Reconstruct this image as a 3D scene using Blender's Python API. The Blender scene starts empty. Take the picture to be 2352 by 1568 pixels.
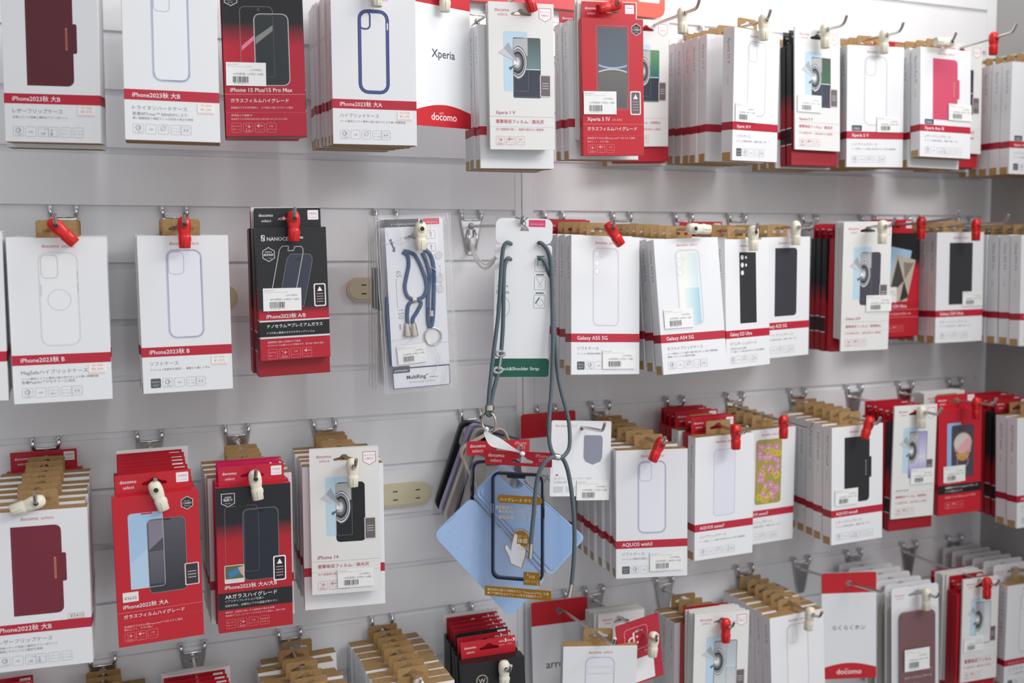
import bpy, bmesh, math, random
from mathutils import Vector, Matrix, Euler
from mathutils.geometry import tessellate_polygon
random.seed(11)
SC = bpy.context.scene
COL = SC.collection
R = math.radians

# ------------------------------------------------------------------ camera, world, lamps, exposure
FPX, YAW, PITCH, ROLL = 2287.0, 0.376507, 0.082511, -0.007155
CAM = Vector((-0.577774, -1.417222, -0.074380))
_f = Vector((math.sin(YAW) * math.cos(PITCH), math.cos(YAW) * math.cos(PITCH), -math.sin(PITCH)))
_r = Vector((math.cos(YAW), -math.sin(YAW), 0))
_u = _r.cross(_f)
CR = _r * math.cos(ROLL) + _u * math.sin(ROLL)
CU = _u * math.cos(ROLL) - _r * math.sin(ROLL)
CF = _f
cd = bpy.data.cameras.new('camera'); cam = bpy.data.objects.new('camera', cd); COL.objects.link(cam)
cd.sensor_width = 36.0; cd.lens = FPX / 2352 * 36.0
m = Matrix((CR, CU, -CF)).transposed().to_4x4(); m.translation = CAM
cam.matrix_world = m
cd.clip_start = 0.05
cd.dof.use_dof = True; cd.dof.focus_distance = 1.275; cd.dof.aperture_fstop = 3.2
SC.camera = cam


def at(px, py, d):
    """point of the photograph's pixel on the vertical plane d metres in front of the wall"""
    D = CF * FPX + CR * (px - 1176) + CU * (784 - py)
    t = (-d - CAM.y) / D.y
    return CAM + D * t


SC.view_settings.view_transform = 'Standard'; SC.view_settings.look = 'None'
SC.view_settings.gamma = 1.0; SC.view_settings.exposure = 0.20
try: SC.view_settings.use_curve_mapping = False
except Exception: pass
w = bpy.data.worlds.new('shop_light'); SC.world = w; w.use_nodes = True
nt = w.node_tree; bg = nt.nodes['Background']; bg.inputs[0].default_value = (0.955, 0.965, 1.0, 1)
_tc = nt.nodes.new('ShaderNodeTexCoord'); _dp = nt.nodes.new('ShaderNodeVectorMath'); _dp.operation = 'DOT_PRODUCT'
_dp.inputs[1].default_value = (0.26, -0.32, 0.24)   # the shop is brighter behind the viewer, above and to the right
_ad = nt.nodes.new('ShaderNodeMath'); _ad.operation = 'ADD'; _ad.inputs[1].default_value = 0.30
nt.links.new(_tc.outputs['Generated'], _dp.inputs[0]); nt.links.new(_dp.outputs['Value'], _ad.inputs[0]); nt.links.new(_ad.outputs[0], bg.inputs[1])


def lamp(name, loc, size, sy, power, rot, col=(1, .98, .97)):
    l = bpy.data.lights.new(name, 'AREA'); l.shape = 'RECTANGLE'; l.size = size; l.size_y = sy
    l.energy = power; l.color = col
    o = bpy.data.objects.new(name, l); COL.objects.link(o); o.location = loc; o.rotation_euler = rot
    o['label'] = 'long ceiling light of the shop above the display wall'; o['category'] = 'light'
    return o


lamp('ceiling_light', (0.75, -0.50, 1.05), 1.3, 0.10, 6, (R(28), 0, 0))
lamp('ceiling_light', (1.10, -1.50, 0.92), 1.3, 0.35, 16, (R(58), 0, R(24)))
lamp('ceiling_light', (-0.3, -2.6, 1.3), 0.10, 2.4, 5, (R(55), 0, 0))
lamp('ceiling_light', (1.5, -2.9, 1.3), 0.10, 2.4, 6, (R(55), 0, R(10)))

# ------------------------------------------------------------------ colours and materials


def lin(c):
    if isinstance(c, str):
        c = tuple(int(c[i:i + 2], 16) / 255 for i in (0, 2, 4))
    return tuple(((x / 12.92) if x <= 0.04045 else ((x + 0.055) / 1.055) ** 2.4) for x in c[:3]) + (1.0,)


def mat(name, col=None, rough=.5, metal=0, noise=None, attr=False, bump=0, bscale=200, coat=0, trans=0, ior=1.45, spec=None):
    mm = bpy.data.materials.new(name); mm.use_nodes = True
    nt = mm.node_tree; b = nt.nodes['Principled BSDF']
    b.inputs['Roughness'].default_value = rough; b.inputs['Metallic'].default_value = metal
    b.inputs['IOR'].default_value = ior
    if coat: b.inputs['Coat Weight'].default_value = coat; b.inputs['Coat Roughness'].default_value = .15
    if trans: b.inputs['Transmission Weight'].default_value = trans
    if spec is not None: b.inputs['Specular IOR Level'].default_value = spec
    if attr:
        a = nt.nodes.new('ShaderNodeAttribute'); a.attribute_name = 'Col'
        nt.links.new(a.outputs['Color'], b.inputs['Base Color'])
    elif col is not None:
        b.inputs['Base Color'].default_value = lin(col)
    tc = nt.nodes.new('ShaderNodeTexCoord')
    n = nt.nodes.new('ShaderNodeTexNoise'); n.inputs['Scale'].default_value = bscale; n.inputs['Detail'].default_value = 4
    nt.links.new(tc.outputs['Object'], n.inputs['Vector'])
    if noise:
        cr = nt.nodes.new('ShaderNodeValToRGB')
        cr.color_ramp.elements[0].color = lin(noise[0]); cr.color_ramp.elements[1].color = lin(noise[1])
        cr.color_ramp.elements[0].position = .3; cr.color_ramp.elements[1].position = .7
        nt.links.new(n.outputs['Fac'], cr.inputs['Fac']); nt.links.new(cr.outputs['Color'], b.inputs['Base Color'])
    if bump:
        bp = nt.nodes.new('ShaderNodeBump'); bp.inputs['Strength'].default_value = bump; bp.inputs['Distance'].default_value = .0005
        nt.links.new(n.outputs['Fac'], bp.inputs['Height']); nt.links.new(bp.outputs['Normal'], b.inputs['Normal'])
    else:
        mr = nt.nodes.new('ShaderNodeMapRange'); mr.inputs['To Min'].default_value = max(.02, rough - .04); mr.inputs['To Max'].default_value = rough + .04
        nt.links.new(n.outputs['Fac'], mr.inputs['Value']); nt.links.new(mr.outputs['Result'], b.inputs['Roughness'])
    return mm


def clear(name, tint, opac, rough=.08, wrinkle=0.0, scale=30, edge=.75):
    """clear plastic film or shell: mostly see-through, glossy at its folds"""
    mm = bpy.data.materials.new(name); mm.use_nodes = True
    nt = mm.node_tree; nt.nodes.clear()
    out = nt.nodes.new('ShaderNodeOutputMaterial')
    tr = nt.nodes.new('ShaderNodeBsdfTransparent'); tr.inputs[0].default_value = lin((1, 1, 1))
    p = nt.nodes.new('ShaderNodeBsdfPrincipled'); p.inputs['Base Color'].default_value = lin(tint); p.inputs['Roughness'].default_value = rough
    p.inputs['Coat Weight'].default_value = .6
    mx = nt.nodes.new('ShaderNodeMixShader')
    fr = nt.nodes.new('ShaderNodeLayerWeight'); fr.inputs['Blend'].default_value = .35
    ad = nt.nodes.new('ShaderNodeMath'); ad.operation = 'MULTIPLY_ADD'; ad.inputs[1].default_value = edge; ad.inputs[2].default_value = opac
    ad.use_clamp = True
    nt.links.new(fr.outputs['Facing'], ad.inputs[0])
    nt.links.new(ad.outputs[0], mx.inputs[0]); nt.links.new(tr.outputs[0], mx.inputs[1]); nt.links.new(p.outputs[0], mx.inputs[2])
    nt.links.new(mx.outputs[0], out.inputs[0])
    if wrinkle:
        tc = nt.nodes.new('ShaderNodeTexCoord'); n = nt.nodes.new('ShaderNodeTexNoise'); n.inputs['Scale'].default_value = scale; n.inputs['Detail'].default_value = 3
        n.inputs['Distortion'].default_value = 1.2
        nt.links.new(tc.outputs['Object'], n.inputs['Vector'])
        bp = nt.nodes.new('ShaderNodeBump'); bp.inputs['Strength'].default_value = wrinkle; bp.inputs['Distance'].default_value = .004
        nt.links.new(n.outputs['Fac'], bp.inputs['Height'])
        nt.links.new(bp.outputs['Normal'], p.inputs['Normal']); nt.links.new(bp.outputs['Normal'], fr.inputs['Normal'])
    return mm


M = dict(
    pr=mat('printed_card', attr=True, rough=.38, bscale=60),
    kr=mat('kraft_board', rough=.8, noise=('9c7c50', 'ae8e62'), bscale=260, bump=.15),
    ch=mat('polished_chrome', 'e2e2e4', rough=.2, metal=1, bscale=40),
    st=mat('brushed_steel', 'd6d4d1', rough=.34, metal=1, bscale=90),
    red=mat('red_plastic', 'd81c1c', rough=.3, bscale=50, coat=.2),
    cream=mat('cream_plastic', 'e9e3cf', rough=.38, bscale=50, coat=.1),
    wall=mat('white_laminate', rough=.32, noise=('eeeff1', 'f3f4f6'), bscale=9, coat=.15),
    groove=mat('groove_liner', rough=.35, noise=('e9ebee', 'eff1f3'), bscale=9),
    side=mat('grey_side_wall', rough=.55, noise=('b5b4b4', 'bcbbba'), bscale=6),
    beige=mat('beige_outlet', 'd8cfae', rough=.45, bscale=40),
    dark=mat('dark_slot', '2b2a24', rough=.6, bscale=40),
    cord=mat('slate_cord', rough=.75, noise=('515e66', '667279'), bscale=900, bump=.5),
    blue=mat('denim_cord', rough=.5, noise=('2b4568', '41608a'), bscale=700, bump=.3),
    nick=mat('nickel', 'd8d2c4', rough=.12, metal=1, bscale=60),
    grey=mat('grey_toggle', 'a9adb0', rough=.4, bscale=60),
    flip=mat('light_blue_leather', rough=.5, noise=('9ab6de', 'a4bfe4'), bscale=500, bump=.2),
    flipd=mat('light_blue_edge', rough=.5, noise=('88a8d4', '92b0da'), bscale=500, bump=.2),
    bag=clear('polythene_bag', 'f4f4fa', .06, .05, 1.0, 28, edge=.45),
    clr=clear('clear_pack', 'eef0f8', .05, .06, edge=.25),
    lav=clear('lavender_shell', 'c9bfe0', .45, .15),
    cre=clear('cream_shell', 'd8d2c6', .40, .15),
    glass=clear('glass_sheet', 'b8c6e4', .06, .04, edge=.3),
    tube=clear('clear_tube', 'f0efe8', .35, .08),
    blk=mat('black_rubber', '20282a', rough=.45, bscale=60),
    navy=mat('navy_plastic', '111f38', rough=.3, bscale=60, coat=.3),
    tan=mat('beige_shell', 'cdb9a4', rough=.4, bscale=60),
    wht=mat('white_plastic', 'eeeeee', rough=.4, bscale=60),
)
KEYS = list(M)

# ------------------------------------------------------------------ mesh builder


class MB:
    def __init__(s): s.v = []; s.f = []; s.m = []; s.c = []; s.sm = []

    def add(s, verts, faces, mt='pr', col=(1, 1, 1, 1), smooth=False):
        b = len(s.v); s.v += [tuple(p) for p in verts]
        for k, f in enumerate(faces):
            s.f.append([b + i for i in f]); s.m.append(mt); s.sm.append(smooth)
            if callable(col): s.c.append([col(i) for i in f])
            else: s.c.append(col)

    def box(s, c, sz, mt='pr', col=(1, 1, 1, 1), bev=0.0, ends=None, seg=1):
        bm = bmesh.new(); bmesh.ops.create_cube(bm, size=1)
        for v in bm.verts: v.co = Vector((v.co.x * sz[0], v.co.y * sz[1], v.co.z * sz[2]))
        if bev: bmesh.ops.bevel(bm, geom=bm.edges[:], offset=bev, segments=seg, affect='EDGES', profile=.5)
        vs = [v.co + Vector(c) for v in bm.verts]; bm.verts.index_update()
        for f in bm.faces:
            mm = ends if (ends and abs(f.normal.z) > .9) else mt
            s.add([vs[v.index] for v in f.verts], [list(range(len(f.verts)))], mm, col, seg > 1)
        bm.free()

    def tube(s, pts, r, mt, n=10, closed=False, caps=True, col=(1, 1, 1, 1)):
        pts = [Vector(p) for p in pts]; N = len(pts); rings = []
        up = None
        for i in range(N):
            a = pts[(i - 1) % N] if (closed or i) else pts[i]; b = pts[(i + 1) % N] if (closed or i < N - 1) else pts[i]
            t = (b - a).normalized()
            if up is None:
                up = t.orthogonal().normalized()
            up = (up - t * up.dot(t)).normalized(); q = t.cross(up)
            rr = r(i / (N - 1)) if callable(r) else r
            rings.append([pts[i] + (up * math.cos(2 * math.pi * k / n) + q * math.sin(2 * math.pi * k / n)) * rr for k in range(n)])
        vs = [p for ring in rings for p in ring]; fs = []
        for i in range(N if closed else N - 1):
            j = (i + 1) % N
            for k in range(n): fs.append([i * n + k, i * n + (k + 1) % n, j * n + (k + 1) % n, j * n + k])
        s.add(vs, fs, mt, col, True)
        if caps and not closed:
            s.add(rings[0], [list(range(n))[::-1]], mt, col); s.add(rings[-1], [list(range(n))], mt, col)

    def lathe(s, prof, o, ax, mt, n=20, sx=1.0, sy=1.0, p=2.0):
        """prof: list of (radius, distance along ax)"""
        ax = Vector(ax).normalized(); u = ax.orthogonal().normalized() if abs(ax.z) < .9 else Vector((1, 0, 0)); v = ax.cross(u)
        rings = []
        for r, h in prof:
            ring = []
            for k in range(n):
                a = 2 * math.pi * k / n; c, d = math.cos(a), math.sin(a)
                c = math.copysign(abs(c) ** (2 / p), c); d = math.copysign(abs(d) ** (2 / p), d)
                ring.append(Vector(o) + ax * h + (u * c * sx + v * d * sy) * r)
            rings.append(ring)
        vs = [q for ring in rings for q in ring]; fs = []
        for i in range(len(rings) - 1):
            for k in range(n): fs.append([i * n + k, i * n + (k + 1) % n, (i + 1) * n + (k + 1) % n, (i + 1) * n + k])
        s.add(vs, fs, mt, smooth=True)
        s.add(rings[0], [list(range(n))[::-1]], mt); s.add(rings[-1], [list(range(n))], mt)

    def plate(s, outline, holes, y0, y1, mt='pr', col=(1, 1, 1, 1), M4=None):
        """flat plate in the xz plane between y0 (front, towards the viewer) and y1"""
        loops = [outline] + list(holes)
        tris = tessellate_polygon([[Vector((x, z, 0)) for x, z in lp] for lp in loops])
        flat = [q for lp in loops for q in lp]
        T = (lambda p: M4 @ Vector(p)) if M4 else (lambda p: p)
        F = [T((x, y0, z)) for x, z in flat]; B = [T((x, y1, z)) for x, z in flat]
        fs = []
        for t in tris:
            a, b, c = [flat[i] for i in t]
            ar = (b[0] - a[0]) * (c[1] - a[1]) - (c[0] - a[0]) * (b[1] - a[1])
            fs.append(list(t) if ar > 0 else list(t)[::-1])
        s.add(F, fs, mt, col); s.add(B, [f[::-1] for f in fs], mt, col)
        k = 0
        for lp in loops:
            n = len(lp)
            ar = sum(lp[i][0] * lp[(i + 1) % n][1] - lp[(i + 1) % n][0] * lp[i][1] for i in range(n))
            outer = lp is outline
            flip = (ar > 0) == outer
            vs = F[k:k + n] + B[k:k + n]
            s.add(vs, [([i, n + i, n + (i + 1) % n, (i + 1) % n] if flip else [(i + 1) % n, n + (i + 1) % n, n + i, i]) for i in range(n)], mt, col)
            k += n

    def mesh(s, name):
        me = bpy.data.meshes.new(name); me.from_pydata(s.v, [], s.f)
        used = [k for k in KEYS if k in set(s.m)]
        for k in used: me.materials.append(M[k])
        idx = {k: i for i, k in enumerate(used)}
        me.polygons.foreach_set('material_index', [idx[k] for k in s.m])
        me.polygons.foreach_set('use_smooth', s.sm)
        ca = me.color_attributes.new('Col', 'FLOAT_COLOR', 'CORNER'); buf = []
        for f, c in zip(s.f, s.c):
            if isinstance(c, list):
                for q in c: buf += list(q)
            else: buf += list(c) * len(f)
        ca.data.foreach_set('color', buf)
        me.update()
        return me

    def obj(s, name, parent=None):
        o = bpy.data.objects.new(name, s.mesh(name)); COL.objects.link(o)
        if parent: o.parent = parent
        return o


def tag(o, label, cat, group=None, kind=None):
    if label: o['label'] = label
    if cat: o['category'] = cat
    if group: o['group'] = group
    if kind: o['kind'] = kind
    return o


def empty(name, loc):
    o = bpy.data.objects.new(name, None); COL.objects.link(o); o.location = loc; o.empty_display_size = .02
    return o


def copy_tree(root):
    r = root.copy(); COL.objects.link(r)
    for ch in root.children:
        c = ch.copy(); COL.objects.link(c); c.parent = r
        for g in ch.children:
            d = g.copy(); COL.objects.link(d); d.parent = c
    return r


def pose(o, X, d, Z, yaw, lean, roll, t):
    """front-face centre at (X,-d,Z)"""
    o.rotation_mode = 'YXZ'; o.rotation_euler = Euler((R(lean), R(roll), R(yaw)), 'YXZ')
    m3 = Matrix.Rotation(R(yaw), 3, 'Z') @ Matrix.Rotation(R(lean), 3, 'X') @ Matrix.Rotation(R(roll), 3, 'Y')
    o.location = Vector((X, -d, Z)) + m3 @ Vector((0, t / 2, 0))


def rr(x0, z0, x1, z1, r, n=4):
    """rounded rectangle, counter-clockwise"""
    p = []
    for cx, cz, a0 in ((x1 - r, z1 - r, 0), (x0 + r, z1 - r, 90), (x0 + r, z0 + r, 180), (x1 - r, z0 + r, 270)):
        for k in range(n + 1):
            a = R(a0 + 90 * k / n); p.append((cx + r * math.cos(a), cz + r * math.sin(a)))
    return p


# ------------------------------------------------------------------ lettering
_T = {}


def glyphs(txt, bold, res):
    key = (txt, bold, res)
    if key not in _T:
        c = bpy.data.curves.new('letters', 'FONT'); c.body = txt; c.size = 1; c.resolution_u = res
        c.offset = .009 if bold else 0.0
        o = bpy.data.objects.new('letters', c); COL.objects.link(o)
        bpy.context.view_layer.update()
        me = bpy.data.meshes.new_from_object(o.evaluated_get(bpy.context.evaluated_depsgraph_get()))
        vs = [(v.co.x, v.co.y) for v in me.vertices]; fs = [list(p.vertices) for p in me.polygons]
        x0 = min([v[0] for v in vs] or [0]); x1 = max([v[0] for v in vs] or [1])
        fs2 = []
        for f in fs:
            a, b, cc = vs[f[0]], vs[f[1]], vs[f[2]]
            ar = (b[0] - a[0]) * (cc[1] - a[1]) - (cc[0] - a[0]) * (b[1] - a[1])
            fs2.append(f if ar > 0 else f[::-1])
        _T[key] = ([(x - x0, y) for x, y in vs], fs2, x1 - x0)
        bpy.data.objects.remove(o); bpy.data.curves.remove(c); bpy.data.meshes.remove(me)
    return _T[key]


class Sheet:
    """a printed face: u to the right 0..1, v downwards 0..1; ink lies just proud of the card"""

    def __init__(s, mb, o, ax, n, w, h, up=Vector((0, 0, 1)), mt='pr'):
        s.mb = mb; s.o = Vector(o); s.ax = Vector(ax); s.n = Vector(n); s.up = Vector(up); s.w = w; s.h = h; s.L = 1; s.mt = mt

    def P(s, u, v, L): return s.o + s.ax * (u * s.w) - s.up * (v * s.h) + s.n * (L * 1.6e-5)

    def M(s, x, y, L): return s.o + s.ax * x - s.up * y + s.n * (L * 1.6e-5)   # metres from the top left

    def poly(s, uv, col, L=None):
        L = L or s.nx()
        pts = uv; n = len(pts)
        ar = sum(pts[i][0] * pts[(i + 1) % n][1] - pts[(i + 1) % n][0] * pts[i][1] for i in range(n))
        if ar > 0: pts = pts[::-1]
        s.mb.add([s.P(u, v, L) for u, v in pts], [list(range(n))], s.mt, lin(col) if not callable(col) else (lambda i: lin(col(*pts[i]))))

    def nx(s): s.L += 1; return s.L - 1

    def rect(s, u0, v0, u1, v1, col, r=0, L=None, c2=None, hor=False):
        if c2 is not None:
            a, b = lin(col), lin(c2)
            f = (lambda u, v: tuple(a[i] + (b[i] - a[i]) * ((u - u0) / (u1 - u0) if hor else (v - v0) / (v1 - v0)) for i in range(4)))
            L = L or s.nx()
            q = [(u0, v1), (u1, v1), (u1, v0), (u0, v0)]
            s.mb.add([s.P(u, v, L) for u, v in q], [[0, 1, 2, 3]], s.mt, lambda i: f(*q[i])); return
        if r:
            q = [(x / s.w, z / s.h) for x, z in rr(u0 * s.w, v0 * s.h, u1 * s.w, v1 * s.h, r)]
        else: q = [(u0, v0), (u1, v0), (u1, v1), (u0, v1)]
        s.poly(q, col, L)

    def ring(s, u0, v0, u1, v1, t, col, r=.002, L=None, n=4):
        """outline of a rounded rectangle, stroke t metres"""
        L = L or s.nx()
        a = rr(u0 * s.w, v0 * s.h, u1 * s.w, v1 * s.h, max(r, t * 1.01), n); b = rr(u0 * s.w + t, v0 * s.h + t, u1 * s.w - t, v1 * s.h - t, max(r - t, .00001), n)
        s._band(a, b, col, L)

    def _band(s, a, b, col, L, closed=True):
        n = len(a); vs = [s.M(x, y, L) for x, y in a] + [s.M(x, y, L) for x, y in b]
        fs = [[(i + 1) % n, i, n + i, n + (i + 1) % n] for i in range(n if closed else n - 1)]
        nn = (vs[fs[0][1]] - vs[fs[0][0]]).cross(vs[fs[0][2]] - vs[fs[0][1]])
        if nn.dot(s.n) < 0: fs = [f[::-1] for f in fs]
        s.mb.add(vs, fs, s.mt, lin(col))

    def circ(s, u, v, r, col, t=None, L=None, a0=0, a1=360, n=20, rv=None):
        L = L or s.nx(); rv = rv or r; x, y = u * s.w, v * s.h
        k = max(3, int(n * (a1 - a0) / 360)); cl = (a1 - a0) >= 359.9
        A = [R(a0 + (a1 - a0) * i / k) for i in range(k if cl else k + 1)]
        a = [(x + r * math.cos(q), y + rv * math.sin(q)) for q in A]
        if t is None:
            s.poly([(p / s.w, q / s.h) for p, q in (a if cl else a + [(x, y)])], col, L)
        else:
            b = [(x + (r - t) * math.cos(q), y + (rv - t) * math.sin(q)) for q in A]
            s._band(a, b, col, L, cl)

    def line(s, u0, v0, u1, v1, t, col, L=None):
        x0, y0, x1, y1 = u0 * s.w, v0 * s.h, u1 * s.w, v1 * s.h
        d = math.hypot(x1 - x0, y1 - y0); nx, ny = -(y1 - y0) / d * t / 2, (x1 - x0) / d * t / 2
        s.poly([((x0 + nx) / s.w, (y0 + ny) / s.h), ((x1 + nx) / s.w, (y1 + ny) / s.h), ((x1 - nx) / s.w, (y1 - ny) / s.h), ((x0 - nx) / s.w, (y0 - ny) / s.h)], col, L)

    def text(s, txt, u, v, col, wd=None, size=None, bold=False, al='l', rot=0, L=None, res=2):
        """baseline at v; wd = width as a fraction of the sheet, else size in metres"""
        L = L or s.nx(); vs, fs, W = glyphs(txt, bold, res)
        k = (wd * s.w / W) if wd else size
        off = {'l': 0, 'c': -W / 2, 'r': -W}[al]
        ca, sa = math.cos(R(rot)), math.sin(R(rot)); P = []
        for x, y in vs:
            x, y = (x + off) * k, y * k
            P.append(s.M(u * s.w + x * ca + y * sa, v * s.h + x * sa - y * ca, L))
        s.mb.add(P, fs, s.mt, lin(col))


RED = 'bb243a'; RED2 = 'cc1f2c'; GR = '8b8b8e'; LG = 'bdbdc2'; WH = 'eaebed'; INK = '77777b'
J1 = 'ハード素材とソフト素材の組み合わせによる高い保護性能'
J2 = 'クッション性素材を使用し、衝撃から優しく守る'


def eco(S, u, v, sz, col, kind):
    """one feature icon: rounded outline with a small emblem"""
    w2 = sz / S.w; h2 = sz / S.h
    if kind == 'frost':
        S.rect(u, v, u + w2, v + h2, '5a6066', r=.0012); S.text('フロスト', u + w2 / 2, v + h2 * .45, WH, wd=w2 * .8, al='c', res=1); S.text('仕上げ', u + w2 / 2, v + h2 * .8, WH, wd=w2 * .6, al='c', res=1); return
    S.ring(u, v, u + w2, v + h2, .00028, col, r=.0013)
    if kind == 'eco':
        S.circ(u + w2 * .5, v + h2 * .4, sz * .27, col, t=sz * .09, n=14); S.circ(u + w2 * .56, v + h2 * .4, sz * .22, col, a0=-90, a1=90, n=14)
        S.text('エコ素材', u + w2 / 2, v + h2 * .9, col, wd=w2 * .7, al='c', res=1)
    elif kind == 'star':
        for a, b, q in ((.6, .4, .26), (.3, .25, .12), (.32, .62, .1)):
            S.poly([(u + w2 * a, v + h2 * (b - q)), (u + w2 * (a + q * .2), v + h2 * (b - q * .2)), (u + w2 * (a + q), v + h2 * b), (u + w2 * (a + q * .2), v + h2 * (b + q * .2)), (u + w2 * a, v + h2 * (b + q)), (u + w2 * (a - q * .2), v + h2 * (b + q * .2)), (u + w2 * (a - q), v + h2 * b), (u + w2 * (a - q * .2), v + h2 * (b - q * .2))], col)
        S.text('高透明', u + w2 / 2, v + h2 * .92, col, wd=w2 * .6, al='c', res=1)
    elif kind == 'eye':
        S.poly([(u + w2 * .15, v + h2 * .32), (u + w2 * .45, v + h2 * .12), (u + w2 * .5, v + h2 * .3), (u + w2 * .45, v + h2 * .5)], col)
        S.rect(u + w2 * .6, v + h2 * .28, u + w2 * .88, v + h2 * .34, col); S.poly([(u + w2 * .55, v + h2 * .31), (u + w2 * .68, v + h2 * .2), (u + w2 * .68, v + h2 * .42)], col)
        S.text('ブルーライト', u + w2 / 2, v + h2 * .72, col, wd=w2 * .8, al='c', res=1); S.text('カット', u + w2 / 2, v + h2 * .93, col, wd=w2 * .4, al='c', res=1)
    elif kind == 'pocket':
        S.text('2枚', u + w2 / 2, v + h2 * .8, col, wd=w2 * .5, al='c', res=1); S.text('カード収納', u + w2 / 2, v + h2 * .3, col, wd=w2 * .8, al='c', res=1)
    elif kind == 'arrow':
        S.rect(u + w2 * .3, v + h2 * .25, u + w2 * .38, v + h2 * .7, col); S.poly([(u + w2 * .2, v + h2 * .65), (u + w2 * .48, v + h2 * .65), (u + w2 * .34, v + h2 * .88)], col); S.ring(u + w2 * .15, v + h2 * .25, u + w2 * .85, v + h2 * .9, .0002, col, r=.0003)
    elif kind == 'strap':
        S.line(u, v + h2 * .25, u + w2, v + h2 * .25, .0002, col); S.line(u, v + h2 * .75, u + w2, v + h2 * .75, .0002, col)
        S.circ(u + w2 * .35, v + h2 * .5, sz * .1, col, n=8); S.circ(u + w2 * .65, v + h2 * .5, sz * .1, col, n=8)
    elif kind == 'slash':
        S.circ(u + w2 * .5, v + h2 * .4, sz * .26, col, t=sz * .05, n=12); S.line(u + w2 * .2, v + h2 * .7, u + w2 * .85, v + h2 * .1, .0003, col)
    else:
        tt = kind.split('/')
        for i, t in enumerate(tt): S.text(t, u + w2 / 2, v + h2 * (.6 if len(tt) == 1 else .42 + .32 * i), col, wd=w2 * (.2 * len(t) if len(t) < 4 else .78), al='c', res=1)


def icons(S, v, col, kinds, u0=.085, sz=.0112, gap=.0022):
    u = u0
    for k in kinds:
        eco(S, u, v, sz, col, k); u += (sz + (0 if k in ('pocket', 'ストラップ/ホール付') else gap)) / S.w


def price(S, u, v, txt):
    S.rect(u - .01, v - .016, u + .175, v + .045, 'f7f2ee', r=.0008); S.text('―税込価格―', u, v, 'e0857c', wd=.165, res=1); S.text(txt, u + .02, v + .026, 'a2a09c', wd=.12, res=1)
    S.rect(u, v + .037, u + .165, v + .0395, 'e0857c')


# ---- pictures on the cartons ------------------------------------------------


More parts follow.
